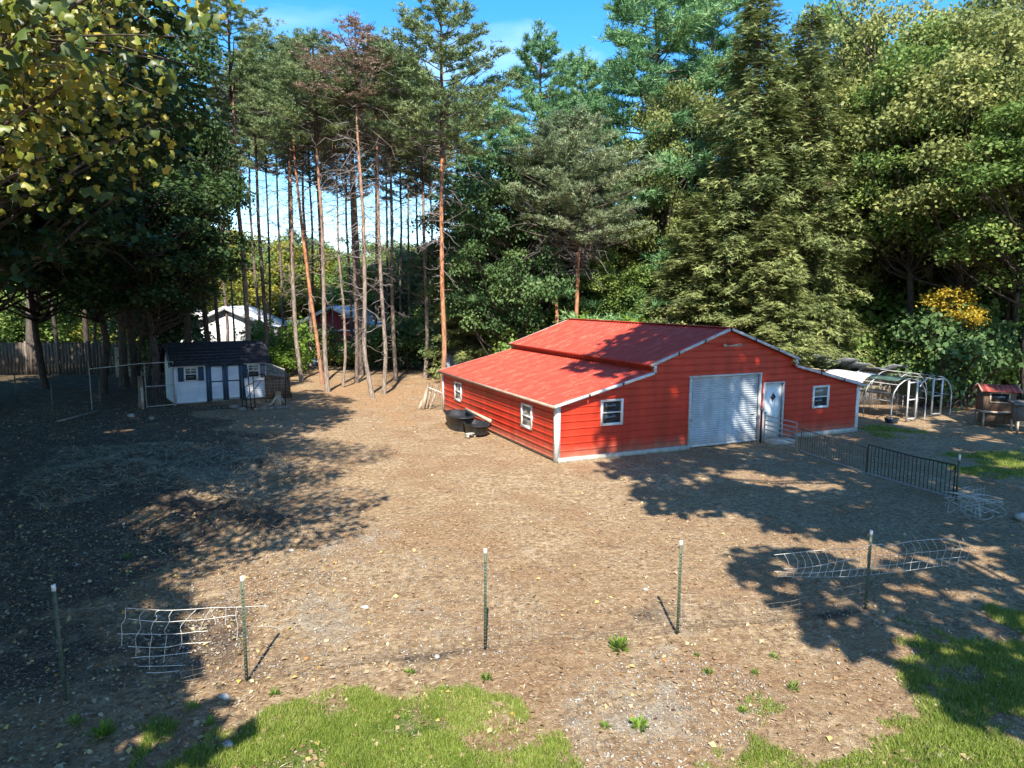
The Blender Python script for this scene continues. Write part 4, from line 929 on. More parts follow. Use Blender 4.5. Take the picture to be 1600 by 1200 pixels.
h2 = gp(1600, 676); hu2 = thing('hutch', 'pale grey low hutch at the right edge beside the red roofed hutch', 'hutch', (h2[0]+.25, h2[1]-.1, 0), R_(-42))
MB().box((0, 0, .78), (1.2, .7, .62)).build('cabin', M['greywood'], hu2)
for x in (-.55, .55):
    for y in (-.3, .3): MB().box((x, y, .24), (.07, .07, .48)).build('leg', M['palewood'], hu2)
MB().box((0, -.03, 1.14), (1.45, .95, .05), rx=.06).build('roof', M['greywood'], hu2)
fr = MB()
for x in (-.38, .32): fr.box((x, -.37, .8), (.06, .03, .36))
for z in (.64, .96): fr.box((-.03, -.37, z), (.76, .03, .05))
wf = fr.build('window', M['palewood'], hu2); MB().box((-.03, -.358, .8), (.64, .012, .28)).build('wire_pane', M['glass'], wf)

# ------------------------------------------------------------------ neighbours beyond the trees
def house(name, label, px, d, yaw, w, dp, hwall, hroof, wallm, roofm, eave=.35, cat='house'):
    p = at(px, d); t = thing(name, label, cat, (p[0], p[1], -.5), yaw)
    mb = MB(); mb.prism([(-w/2, 0, 0), (w/2, 0, 0), (w/2, 0, hwall), (0, 0, hwall+hroof), (-w/2, 0, hwall)], (0, dp, 0)); mb.build('wall', wallm, t)
    s = hroof/(w/2)
    for sg in (-1, 1):
        mb = MB(); mb.prism([(0, -eave, hwall+hroof+.15), (0, -eave, hwall+hroof), (sg*(w/2+eave), -eave, hwall-eave*s), (sg*(w/2+eave), -eave, hwall-eave*s+.15)], (0, dp+2*eave, 0)); mb.build('roof', roofm, t)
        mb = MB(); mb.beam((0, -eave-.05, hwall+hroof+.05), (sg*(w/2+eave), -eave-.05, hwall-eave*s+.05), .08, .3); mb.build('fascia', M['white'], t)
    return t
wh = house('white_house', 'white gabled house glimpsed through the trees above the shed', 352, 62, R_(-14), 6.8, 10, 3.1, 1.6, M['dull_white'], M['palemetal'])
for x in (-2.2, 1.9):
    f = MB().box((x, -.03, 2.1), (.9, .06, 1.2)).build('window', M['white'], wh); MB().box((x, -.065, 2.1), (.72, .03, 1.0)).build('pane', M['glass'], f)
wh2 = house('white_garage', 'low white building left of the gabled white house, behind dark leaves', 283, 64, R_(-6), 6.4, 9, 3.4, 1.0, M['white'], M['palemetal'])
rb = house('red_outbuilding', 'dull red barn with pale metal roof far beyond the pine trunks', 519, 62, R_(-30), 5.4, 9, 3.45, 1.3, M['barnred'], M['palemetal'], cat='barn')
MB().box((0, -.04, 2.75), (5.2, .08, .14)).build('white_band', M['white'], rb)
MB().box((2.62, -.05, 1.7), (.35, .12, 3.3)).build('corner_board', M['white'], rb)
MB().box((-2.62, -.05, 1.7), (.35, .12, 3.3)).build('corner_board', M['white'], rb)
rb2 = house('red_outbuilding', 'small dull red lean-to with white roof right of the far red barn', 577, 60, R_(-30), 1.9, 4, 2.9, .5, M['barnred'], M['white'], cat='barn')
bh = house('brick_house', 'orange brick house with grey roof far off between the left pines', 452, 74, R_(-20), 5, 7, 2.2, 1.0, M['brick'], M['slate'])
q = at(519, 60); mb = MB(); mb.tube([(0, 0, 0), (0, 0, 6.6)], [.06, .04], 6); mb.tube([(0, 0, 6.6), (0, 0, 6.75)], .08, 6); ontop('flagpole', mb, 'white pole rising over the far red barn', 'pole', M['white'], loc=(q[0], q[1], -.5))
def car(px, d, rz, m, label):
    p = at(px, d); t = thing('parked_car', label, 'car', (p[0], p[1], -.4), rz)
    mb = MB(); S = [(-2.1, .35), (-2.1, .85), (-1.3, .95), (-.8, 1.42), (.8, 1.45), (1.5, 1.0), (2.1, .85), (2.15, .35)]
    mb.prism([(x, -.85, z) for x, z in S], (0, 1.7, 0)); mb.build('body', m, t)
    mb = MB(); mb.prism([(-1.15, -.87, .98), (-.72, -.87, 1.36), (.75, -.87, 1.38), (1.3, -.87, 1.0)], (0, 1.74, 0)); mb.build('side_window', M['glass'], t)
    for x in (-1.3, 1.35):
        for y in (-.8, .8):
            mb = MB(); mb.tube([(x, y-.1, .33), (x, y+.1, .33)], .33, 12); w = mb.build('wheel', M['black'], t); MB().tube([(x, y-.115, .33), (x, y+.115, .33)], .18, 10).build('rim', M['galv'], w)
car(516, 55, R_(20), M['carblue'], 'dark blue car half hidden behind the pine trunks below the far red barn')
p = at(772, 44); mb = MB(); nn = 14
V = []
for j in range(9):
    for k in range(nn+1):
        a = math.pi*k/nn; V.append((-3.0+6.0*j/8, -1.3*math.cos(a), max(0, .15+1.75*math.sin(a)**.6+.08*math.sin(j*1.7+k))))
mb.add(V, [(j*(nn+1)+k, j*(nn+1)+k+1, (j+1)*(nn+1)+k+1, (j+1)*(nn+1)+k) for j in range(8) for k in range(nn)]); mb.add([V[k] for k in range(nn+1)], [list(range(nn+1))]); mb.add([V[8*(nn+1)+k] for k in range(nn+1)], [list(range(nn+1))[::-1]])
ontop('covered_trailer', mb, 'blue grey tarpaulin covered hump in the shade behind the left barn roof', 'trailer', surf('blue grey tarpaulin', (.10, .12, .15), (.24, .27, .32), 2, .6, .3, 4), loc=(p[0], p[1], 0), rz=R_(-22))
# dark board fence at the far left
bf = thing('board_fence', 'long dark weathered board fence along the wood at the far left', 'fence', (-19, 36, 0))
A = gp(-260, 588)[:2]; B = gp(188, 584)[:2]; o2 = np.array([-19, 36]); Ln = np.linalg.norm(B-A); nb = 9
for k in range(nb):
    a = A+(B-A)*k/nb-o2; b = A+(B-A)*(k+1)/nb-o2; d = (b-a)/np.linalg.norm(b-a)
    mb = MB(); m_ = int(np.linalg.norm(b-a)/.2)
    for j in range(m_):
        q = a+(b-a)*(j+.5)/m_; hh_ = 2.1+.02*math.sin(j*3+k); mb.box(G3(*q, hh_/2), (.185, .025, hh_), math.atan2(d[1], d[0]))
    mb.build('board_panel', M['darkboards'], bf); MB().box(G3(*a, 1.1), (.12, .12, 2.2)).build('post', M['greywood'], bf)
p = gp(225, 592); mb = MB(); mb.box((0, 0, .9), (3.4, .3, 1.8)); mb.box((.1, 0, 1.84), (3.6, .45, .08)); ontop('block_wall', mb, 'pale blue grey block wall between the slanting trunks and the shed', 'wall', M['concrete'], loc=(p[0], p[1]+2, 0), rz=R_(10))
# wire fence at the back of the yard
cf = thing('boundary_fence', 'dark wire boundary fence behind the pine trunks', 'fence', (4, 30, 0))
A = at(552, 50); B = at(760, 43); o2 = np.array([4, 30])
for k in range(8):
    q = A+(B-A)*k/7-o2; MB().tube([G3(*q), G3(*q, 1.4)], .035, 5).build('post', M['darkmetal'], cf)
mb = MB()
for z in (.2, .5, .8, 1.1, 1.35): mb.tube([G3(*(A-o2), z), G3(*(B-o2), z)], .006, 3)
for k in range(60): q = A+(B-A)*k/59-o2; mb.tube([G3(*q, .1), G3(*q, 1.35)], .005, 3)
tag(mb.build('wires', M['darkmetal'], cf), kind='stuff')

# ------------------------------------------------------------------ trees
def rdirs(rng, n): return unit(rng.normal(size=(n, 3)))
def branch_curve(p0, d, Ln, rise, n=6, rng=None, w=.04):
    t = np.linspace(0, 1, n)[:, None]; d = unit(np.array(d, float))
    P = np.array(p0)+d*Ln*t+np.array([0, 0, 1.])*rise*Ln*t*t
    if rng is not None: P[1:] += np.cumsum(rng.normal(size=(n-1, 3))*w*Ln/n, 0)
    return P
# --- needle crowns; local z=0 is the foot of the crown
def pine_crown(seed, Hc=8.0, R=2.7, nb=46, tufts=70, dens=9, m='needle_scots', gap=.0, shape='scots', nl=.21, lowdead=.0):
    rng = np.random.default_rng(seed); wood = MB(); C = []; D = []
    for k in range(nb):
        t = (k+rng.random())/nb
        if shape == 'scots': prof = (math.sin(math.pi*min(1, .22+t*.82))**.75)*(1-.25*t)*.98+.10
        elif shape == 'white': prof = (1-t)**.55*.95+.08
        else: prof = .5+.5*math.sin(math.pi*t)
        Ln = R*prof*(.62+.5*rng.random()); a = k*2.399+rng.normal()*.35
        el = (.10+.65*t) if shape == 'scots' else (.02+.5*t*t)
        d = np.array([math.cos(a)*math.cos(el), math.sin(a)*math.cos(el), math.sin(el)])
        P = branch_curve((0, 0, Hc*t*.96), d, Ln, .12 if shape == 'scots' else .05, 6, rng)
        wood.tube(P, np.linspace(.035, .012, 6)*(1.3-.6*t), 4)
        nt = max(8, int(tufts*(Ln/R)**1.2))
        # side twigs
        ns = max(3, int(nt/9)); 
        for j in range(ns):
            u = .32+.68*(j+rng.random())/ns; i = min(4, int(u*5)); b = P[i]+(P[i+1]-P[i])*(u*5-i)
            dd = unit(P[-1]-P[0]); side = np.cross(dd, [0, 0, 1]); sg = 1 if rng.random() < .5 else -1
            td = unit(dd*.75+side*sg*(.5+.6*rng.random())+np.array([0, 0, .15+.5*rng.random()*(shape == 'scots')]))
            tl = Ln*(.16+.22*rng.random())*(1.25-u*.55)
            nq = int(nt/ns)+1; s = rng.random(nq)**.6
            c = b+td*tl*s[:, None]+rng.normal(size=(nq, 3))*np.array([.13, .13, .06])*min(1.2, tl+.3)
            C.append(c); D.append(np.repeat(td[None], nq, 0))
    # leader
    wood.tube([(0, 0, 0), (0, 0, Hc)], [.10, .015], 5)
    z = rng.random(50)**.7*Hc*.12+Hc*.9; C.append(np.column_stack([rng.normal(size=50)*.16, rng.normal(size=50)*.16, z])); D.append(np.tile([0, 0, 1.], (50, 1)))
    C = np.vstack(C); D = np.vstack(D); n = len(C)
    tt = np.clip(.5+.35*(vnoise(C[:, 0]+9, C[:, 2]+C[:, 1], .9, seed)-.5)*2+rng.normal(size=n)*.10, 0, 1)
    C = np.repeat(C, dens, 0); D = np.repeat(D, dens, 0); tt = np.repeat(tt, dens)+rng.normal(size=n*dens)*.08
    dirs = unit(D*.7+rdirs(rng, n*dens)+np.array([0, 0, .35]))
    mb = MB(); spikes(mb, C+rng.normal(size=C.shape)*.03, dirs, nl*(.7+.5*rng.random((n*dens, 1))), .036, np.clip(tt, 0, 1), rng)
    return mb.mesh('crown', M[m]), wood.mesh('limbs', M['bark_mid'])
def hemlock_crown(seed, H=18., R=4.2, nb=330, per=150, m='hemlock', droop=-.28):
    rng = np.random.default_rng(seed); wood = MB(); mb = MB(); Cs = []; As = []; Bs = []; Ts = []
    for k in range(nb):
        t = (k+rng.random())/nb; z = H*(.03+.95*t)
        Ln = R*((1-t)**.62*.95+.09)*(.55+.55*rng.random()); a = k*2.399+rng.normal()*.4; el = .30-.25*(1-t)+.2*rng.random()
        d = np.array([math.cos(a)*math.cos(el), math.sin(a)*math.cos(el), math.sin(el)])
        P = branch_curve((0, 0, z), d, Ln, droop*(.7+.5*rng.random()), 7, rng, .05)
        wood.tube(P, np.linspace(.05, .01, 7)*(1.2-.8*t), 4)
        n = max(14, int(per*(Ln/R)**1.25)); u = (.22+.78*rng.random(n)**.75)*6; i = np.minimum(5, u.astype(int)); b = P[i]+(P[i+1]-P[i])*(u-i)[:, None]
        dd = unit(P[-1]-P[2]); side = unit(np.cross(dd, [0, 0, 1])); sg = np.where(rng.random(n) < .5, -1., 1.)[:, None]
        w = Ln*.42*(1.1-u/6)[:, None]*rng.random((n, 1))+.05
        ax = unit(dd*.7+side*sg*(.4+.7*rng.random((n, 1)))+np.array([0, 0, -.30])+rng.normal(size=(n, 3))*.18)
        c = b+side*sg*w+np.array([0, 0, -1.])*w*.35+rng.normal(size=(n, 3))*[.09, .09, .17]
        tt = np.clip(.45+.35*rng.normal()*.6+rng.normal(size=n)*.14+.25*(u/6-.5), 0, 1)
        Cs.append(c); As.append(ax); Bs.append(unit(np.cross(ax, [0, 0, 1.])+rng.normal(size=(n, 3))*.35)); Ts.append(tt)
    C = np.vstack(Cs); A = np.vstack(As); B = np.vstack(Bs); T = np.concatenate(Ts); n = len(C)
    rhombs(mb, C, A, B, (.34+.22*rng.random((n, 1))), (.07+.05*rng.random((n, 1))), T, .1)
    # fine side sprigs on every spray
    for s in (-1, 1):
        A2 = unit(A*.6+B*s*.8); rhombs(mb, C+A2*.10-A*.03, A2, B, .24+.1*rng.random((n, 1)), .055, np.clip(T+.06*s, 0, 1), .1)
    wood.tube([(0, 0, 0), (0, 0, H*.5), (0, 0, H)], [.24, .15, .02], 7)
    return mb.mesh('crown', M[m]), wood.mesh('limbs', M['bark_mid'])
def broad_crown(seed, H=12., R=4.2, z0=.0, nc=62, per=420, ls=.17, m='leaf_green', shape=1.0, cr=(.55, 1.15), flat=.8, wood_m='bark_dark', bare=0, hollow=.35):
    """leaf clumps carried on limbs; local z=0 at crown foot, trunk axis at 0"""
    rng = np.random.default_rng(seed); wood = MB(); mb = MB(); k = 0; cl = []
    while len(cl) < nc and k < nc*60:
        k += 1
        p = rng.uniform(-1, 1, 3); r = np.linalg.norm(p)
        if r > 1 or r < hollow: continue
        if shape > 1 and p[2] < 0: p[:2] *= 1+.25*p[2]
        q = np.array([p[0]*R, p[1]*R, z0+H*.5+p[2]*H*.5])
        if all(np.linalg.norm((q-c)*[1, 1, 1.15]) > cr[0]*.95 for c, _ in cl): cl.append((q, cr[0]+(cr[1]-cr[0])*rng.random()))
    for c, r in cl:
        zs = max(-.5, c[2]-(.45+.25*rng.random())*np.hypot(c[0], c[1])-.8); st = np.array([0, 0, max(z0-1.0, min(zs, z0+H*.8))])
        mid = (st+c)/2+np.array([0, 0, -.12*np.linalg.norm(c-st)])+rng.normal(size=3)*.15
        P = [st, st*.5+mid*.5+rng.normal(size=3)*.08, mid, mid*.45+c*.55+rng.normal(size=3)*.08, c]
        r0 = .03+.012*np.linalg.norm(c-st); wood.tube(P, [r0, r0*.8, r0*.6, r0*.4, .012], 5)
        for _ in range(3):
            e = c+rdirs(rng, 1)[0]*r*.75; wood.tube([mid*.3+c*.7, (mid*.2+c*.8+e)/2, e], [.018, .012, .006], 3)
    for j in range(bare):
        a = rng.random()*6.28; s = np.array([0, 0, z0+H*(.6+.3*rng.random())]); e = s+np.array([math.cos(a)*R*.9, math.sin(a)*R*.9, H*.28*rng.random()])
        P = branch_curve(s, e-s, np.linalg.norm(e-s), .1, 7, rng, .2); wood.tube(P, np.linspace(.05, .012, 7), 4)
        for i in range(2, 7):
            for _ in range(3): e2 = P[i]+rdirs(rng, 1)[0]*.9+[0, 0, .3]; wood.tube([P[i], (P[i]+e2)/2+rng.normal(size=3)*.08, e2], [.015, .01, .005], 3)
    for c, r in cl:
        n = int(per*r*r); d = rdirs(rng, n); d[:, 2] = np.where(d[:, 2] < -.35, -d[:, 2], d[:, 2])
        rad = r*(.5+.6*rng.random((n, 1))**.6); p = c+d*rad*[1, 1, flat]
        p += rng.normal(size=(n, 3))*.16
        nr = unit(d*.55+np.array([0, 0, .45])+rng.normal(size=(n, 3))*.55); ax = unit(np.cross(nr, rdirs(rng, n))+np.array([0, 0, -.25]))
        b = unit(np.cross(nr, ax)); tt = np.clip(.45+rng.normal()*.16+rng.normal(size=n)*.14+.12*d[:, 2], 0, 1)
        s = ls*(.65+.7*rng.random((n, 1))); rhombs(mb, p, ax, b, s*1.25, s, tt)
    return mb.mesh('crown', M[m]), wood.mesh('limbs', M[wood_m])
def trunk_mesh(pts, radii, m, sides=8, seed=0, flare=.35):
    rng = np.random.default_rng(seed); P = np.array(pts, float); u = np.linspace(0, 1, max(6, len(P)*3)); t = np.linspace(0, 1, len(P))
    Q = np.column_stack([np.interp(u, t, P[:, i]) for i in range(3)]); r = np.interp(u, t, radii)
    Q = np.vstack([Q[0]+[0, 0, -.4], Q]); r = np.concatenate([[r[0]*(1+flare)], r]); r[1] *= 1+flare*.6
    return MB().tube(Q, r, sides, wob=.08, rng=rng).mesh('trunk', M[m], True)
def dead_branches(axis_pts, z0, z1, n, Lmax, seed, r=.016, m='deadtwig'):
    rng = np.random.default_rng(seed); mb = MB(); A = np.array(axis_pts, float)
    for k in range(n):
        z = z0+(z1-z0)*((k+rng.random())/n)**.8; c = np.array([np.interp(z, A[:, 2], A[:, 0]), np.interp(z, A[:, 2], A[:, 1]), z])
        a = rng.random()*6.28; f = (z-z0)/(z1-z0+.01); Ln = Lmax*(.3+.8*f)*(.35+.85*rng.random()); el = rng.normal()*.45+.05
        P = branch_curve(c, (math.cos(a), math.sin(a), el), Ln, -.35+.6*rng.random(), 5, rng, .30); mb.tube(P, np.linspace(r*1.35, r*.45, 5), 3, caps=False)
        for _ in range(int(1+5*f*rng.random()+Ln*1.8)):
            i = rng.integers(1, 5); e = P[i]+unit(P[-1]-P[0]+rng.normal(size=3)*.9*Ln)*Ln*.4*rng.random(); mb.tube([P[i], (P[i]+e)/2+rng.normal(size=3)*.04, e], [r*.6, r*.5, r*.3], 3, caps=False)
    return mb.mesh('dead_branches', M[m])
SCOTS = [pine_crown(s, 8.0, 2.7, 62, 105, 9, 'needle_scots') for s in (1, 2, 3)]
SPARSE = pine_crown(14, 8.0, 2.9, 60, 50, 7, 'needle_dead')
PALE = pine_crown(15, 8.0, 3.0, 66, 120, 9, 'needle_pale')
WHITE = [pine_crown(s, 14., 3.9, 130, 190, 8, 'needle_blue', shape='white', nl=.24) for s in (21, 22)]
HEML = [hemlock_crown(s) for s in (31, 32)]
def add_parts(t, parts, loc=(0, 0, 0), rz=0., s=(1, 1, 1)):
    for me in parts:
        o = link(me.name.split('.')[0], me, t, loc, rz); o.scale = s
def pine(px, d, top_y, crown_y, lean_px, R, bark_m, crown, label, seed, r0=.15, dead=34, dl=1.5, kink=0., low_y=None, cat='pine tree', group='tall bare trunked pines behind the yard'):
    r0 *= .8; rv = np.random.default_rng(seed+7).random(3); R *= 1.08+.28*rv[0]; crown_y += 14+62*rv[1]; kink = kink or (rv[2]-.5)*.5; p = at(px, d); H = hz(px, top_y, d); zc = hz(px, crown_y, d); dx = lean_px/FPX*d; rng = np.random.default_rng(seed)
    t = thing('pine_tree', label, cat, (p[0], p[1], 0), 0, group)
    zz = np.array([0, .12, .3, .5, .7, 1.0])*H; off = dx*np.array([0, .18, .4, .62, .82, 1.0])
    k = np.array([0, 1, .4, -.25, .2, 0])*kink+rng.normal(size=6)*.05; k[0] = 0
    A = np.stack([Rv0[0]*(off+k), Rv0[1]*(off+k), zz], 1); A[-1, :2] = Rv0[:2]*dx
    t_m = trunk_mesh(A, np.interp(zz/H, [0, .5, 1], [r0, r0*.72, .03]), bark_m, 9, seed); link('trunk', t_m, t)
    s = (H-zc)/8.0; cx = np.array([np.interp(zc, A[:, 2], A[:, 0]), np.interp(zc, A[:, 2], A[:, 1])])
    o1 = len(COL.objects)
    for me in crown:
        o = link(me.name.split('.')[0], me, t, (cx[0], cx[1], zc), rng.random()*6.28); o.scale = (R/2.7, R/2.7, s)
        sh = (A[-1, :2]-cx)
        o.location = (cx[0]+sh[0]*.5, cx[1]+sh[1]*.5, zc)
    zl = 1.5 if low_y is None else hz(px, low_y, d)
    tag(link('dead_branches', dead_branches(A, zl, zc+1.2, int(dead*1.9), dl*1.15, seed+100), t), kind='stuff')
    return t
# front row, left to right
pine(467, 44.0, 62, 168, -10, 2.3, 'bark_pine', SCOTS[0], 'pine with grey brown trunk just right of the poultry pen, leaning slightly left', 201, .17, 44, 1.8)
pine(500, 42.0, 95, 190, -36, 2.1, 'bark_orange', SCOTS[1], 'orange barked pine leaning left, second trunk right of the poultry pen', 202, .15, 30, 1.2)
pine(508, 38.4, 52, 175, -6, 2.4, 'bark_pine', SCOTS[2], 'straight pale grey pine crossing in front of the left edge of the far red barn', 203, .155, 40, 1.6)
pine(532, 40.2, 175, 262, -2, 1.0, 'bark_pine', SPARSE, 'thin crooked pale pine in front of the middle of the far red barn', 204, .10, 40, .9, kink=.22)
pine(554, 42.2, 92, 190, -2, 2.1, 'bark_mid', SCOTS[0], 'brown pine trunk at the right corner of the far red barn', 205, .14, 34, 1.4)
pine(563, 46.5, 80, 185, -8, 2.6, 'bark_mid', SCOTS[1], 'thick dark pine behind the others, right of the far red barn', 206, .24, 30, 1.4)
pine(579, 35.6, 28, 130, -14, 2.7, 'bark_pine', SPARSE, 'dying pine with a sparse rusty brown top, nearest of the pale trunks', 207, .15, 66, 2.2)
pine(597, 37.0, 60, 165, -4, 2.1, 'bark_pine', SCOTS[2], 'pale pine standing just right of the dying rusty topped pine', 208, .14, 44, 1.6)
pine(617, 42.7, 70, 185, -4, 2.3, 'bark_mid', SCOTS[0], 'dark trunked pine between the pale trunks and the barn, with many dead twigs', 209, .16, 46, 1.9)
pine(663, 44.3, 118, 230, 0, 1.9, 'bark_pine', SCOTS[1], 'pine with a curved foot, last one left of the orange trunk by the barn', 210, .16, 44, 1.9, kink=.2)
pine(689, 35.9, -12, 195, 4, 2.75, 'bark_orange', SCOTS[2], 'tallest orange trunked pine beside the rear left corner of the red barn', 211, .165, 40, 2.2, low_y=470)
# behind and left of the shed
pine(385, 45, -5, 128, -10, 2.7, 'bark_pine', SCOTS[1], 'tall pine with reddish upper trunk rising behind the right half of the shed roof', 212, .20, 44, 1.7)
pine(412, 48, 92, 190, -4, 2.2, 'bark_mid', SCOTS[2], 'brown pine rising just beyond the right end of the shed roof', 213, .18, 40, 1.6)
pine(335, 50, 175, 260, -4, 2.0, 'bark_mid', SCOTS[0], 'dark slim pine rising behind the middle of the shed roof', 214, .17, 44, 1.7)
pine(362, 58, 205, 275, 0, 1.6, 'bark_mid', SPARSE, 'thin dark sapling trunk in front of the white house gable', 215, .10, 24, 1.1)
pine(317, 42, 195, 285, -2, 2.0, 'bark_dark', SCOTS[1], 'thick dark pine trunk behind the left half of the shed roof', 216, .20, 34, 1.5)
pine(460, 50, 90, 185, -4, 2.4, 'bark_mid', SCOTS[2], 'dark pine directly behind the first trunk right of the poultry pen', 217, .16, 40, 1.7)
pine(481, 51.5, 52, 175, -2, 2.5, 'bark_pine', SCOTS[0], 'reddish pine seen between the leaning orange pine and its left neighbour', 218, .15, 36, 1.6)
pine(501, 49, 110, 200, 0, 2.2, 'bark_dark', SCOTS[1], 'dark pine trunk hidden close behind the straight pale grey pine', 219, .16, 36, 1.6)
pine(590, 52, 82, 190, 0, 2.5, 'bark_mid', SCOTS[2], 'slim brown pine further back between the two pale trunks', 220, .13, 36, 1.6)
pine(640, 52, 122, 215, 0, 2.4, 'bark_mid', SCOTS[0], 'slim far pine between the dark twiggy pine and the curved foot pine', 221, .13, 36, 1.8)
pine(424, 56, 110, 200, 0, 2.3, 'bark_dark', SCOTS[0], 'slim dark pine far behind the poultry pen', 222, .12, 34, 1.5)
for i, (px, d, ty, cy, lb) in enumerate(((440, 60, 120, 215, 'slim background pine between the shed roof and the first yard pine'), (490, 58, 130, 235, 'slim background pine behind the leaning orange pine'), (546, 57, 130, 240, 'background pine just left of the brown pine at the far red barn'),
        (607, 60, 110, 225, 'background pine right behind the pale trunks'), (628, 58, 140, 250, 'background pine left of the slim far pine'), (652, 61, 115, 230, 'background pine left of the curved foot pine'), (674, 57, 150, 260, 'background pine between the curved foot pine and the orange one'), (715, 52, 120, 230, 'background pine just right of the tallest orange pine'), (350, 62, 140, 240, 'background pine over the white house'), (398, 60, 60, 170, 'background pine just right of the tall reddish pine'))):
    pine(px, d, ty, cy, 0, 2.1, 'bark_mid', SCOTS[i % 3], lb, 240+i, .15, 20, 1.6)
# the two pale crowned pines behind the barn roof
pine(868, 38.5, 178, 320, 2, 2.9, 'bark_orange', PALE, 'left of the two orange trunked pines with pale crowns behind the barn ridge', 223, .15, 60, 2.3, low_y=440)
pine(905, 38.0, 172, 325, -2, 3.0, 'bark_orange', PALE, 'right of the two orange trunked pines with pale crowns behind the barn ridge', 224, .16, 74, 2.5, low_y=430)
def conifer(px, d, top_y, meshes, Hm, label, seed, w=1., foot=0., name='white_pine', group=None, cat='pine tree', barkm='bark_mid', r0=.3):
    p = at(px, d); H = hz(px, top_y, d); t = thing(name, label, cat, (p[0], p[1], 0), 0, group)
    link('trunk', trunk_mesh([(0, 0, 0), (.1, 0, H*.4), (0, .1, H*.75), (0, 0, H)], [r0, r0*.75, r0*.4, .03], barkm, 8, seed), t)
    s = (H-foot)/Hm; sr = np.random.default_rng(seed).random()*6.28
    add_parts(t, meshes, (0, 0, foot), sr, (w, w, s)); return t
conifer(842, 43, 42, WHITE[0], 14, 'blue green white pine with a pointed top left of the barn ridge', 301, 1.35, 3.0, group='white pines behind the barn')
conifer(1018, 45, -120, WHITE[1], 14, 'tallest bright green white pine with layered plumes behind the barn ridge', 302, 2.0, 3.0, group='white pines behind the barn')
conifer(905, 52, 85, WHITE[1], 14, 'white pine showing its top between the pointed pine and the tallest one', 303, 1.6, 3.0, group='white pines behind the barn')
conifer(765, 50, 150, WHITE[0], 14, 'lower white pine behind the orange trunked pine, filling in to its right', 304, 1.35, 2.0, group='white pines behind the barn')
conifer(1100, 50, -60, WHITE[0], 14, 'white pine rising behind the big olive hemlock', 305, 1.8, 3.5, group='white pines behind the barn')
conifer(1168, 38.5, -25, HEML[0], 18, 'big olive hemlock with drooping sprays behind the right half of the barn', 306, 1.12, .3, 'hemlock_tree', 'olive hemlocks behind the barn', 'hemlock')
conifer(1245, 39.0, 10, HEML[1], 18, 'olive hemlock just right of the biggest one, above the barn notch', 307, 1.0, .3, 'hemlock_tree', 'olive hemlocks behind the barn', 'hemlock')
conifer(1085, 37, 300, HEML[1], 18, 'low young hemlock behind the barn roof, left of the big hemlocks', 308, .85, .1, 'hemlock_tree', 'olive hemlocks behind the barn', 'hemlock')
conifer(1200, 36, 330, HEML[0], 18, 'small hemlock hanging over the right slope of the barn roof', 309, .8, .1, 'hemlock_tree', 'olive hemlocks behind the barn', 'hemlock')
conifer(740, 44, 330, HEML[0], 18, 'dark hemlock in the shade behind the left barn roof', 310, .8, .1, 'hemlock_tree', 'olive hemlocks behind the barn', 'hemlock')
BR = {'green': [broad_crown(s, 12, 4.3, 0, 105, 400, .135, 'leaf_green') for s in (41, 42)],
      'olive': [broad_crown(s, 12, 4.3, 0, 100, 400, .135, 'leaf_olive', bare=b) for s, b in ((43, 3), (44, 0))],
      'dark': [broad_crown(s, 11, 4.2, 0, 90, 460, .135, 'leaf_dark') for s in (45, 46)],
      'maple': [broad_crown(47, 11, 4.4, 0, 90, 420, .16, 'leaf_maple')],
      'yellow': [broad_crown(48, 9, 4.0, 0, 60, 330, .18, 'leaf_yellow')]}
BUSH = {'bright': broad_crown(51, 3.0, 1.9, 0.2, 26, 330, .15, 'leaf_bright', cr=(.45, .8), wood_m='bark_dark', hollow=.1),
        'green': broad_crown(52, 3.0, 1.9, 0.2, 26, 330, .15, 'leaf_green', cr=(.45, .8), hollow=.1),
        'dark': broad_crown(53, 3.0, 1.9, 0.2, 26, 330, .15, 'leaf_dark', cr=(.45, .8), hollow=.1),
        'yellow': broad_crown(54, 3.0, 1.9, 0.2, 22, 300, .15, 'leaf_yellow', cr=(.45, .8), hollow=.1),
        'gold': broad_crown(55, 1.6, 1.2, 0.1, 14, 330, .15, 'leaf_gold', cr=(.4, .6), hollow=.1)}
def broad(px, d, top_y, kind, v, label, seed, w=1., foot=4., name='broadleaf_tree', group=None, barkm='bark_dark', r0=.2, lean=0, base=0, pos=None, H=None):
    p = at(px, d) if pos is None else np.array(pos); H = hz(px, top_y, d) if H is None else H
    cm = BR[kind][v]; Hm = {'green': 12, 'olive': 12, 'dark': 11, 'maple': 11, 'yellow': 9}[kind]
    t = thing(name, label, 'tree', (p[0], p[1], base), 0, group); rng = np.random.default_rng(seed)
    top = np.array([Rv0[0]*lean, Rv0[1]*lean])
    foot_ = min(foot, H*.6); q = rng.normal(size=(3, 2))*.15
    link('trunk', trunk_mesh([(0, 0, 0), (top[0]*.3+q[0][0], top[1]*.3+q[0][1], foot_*.6), (top[0]*.6+q[1][0], top[1]*.6+q[1][1], foot_+(H-foot_)*.25), (top[0], top[1], foot_+(H-foot_)*.85)], [r0, r0*.8, r0*.6, .03], barkm, 8, seed), t)
    add_parts(t, cm, (top[0], top[1], foot_), rng.random()*6.28, (w, w, (H-foot_)/Hm)); return t
RG = 'broadleaf trees of the right hand wood'
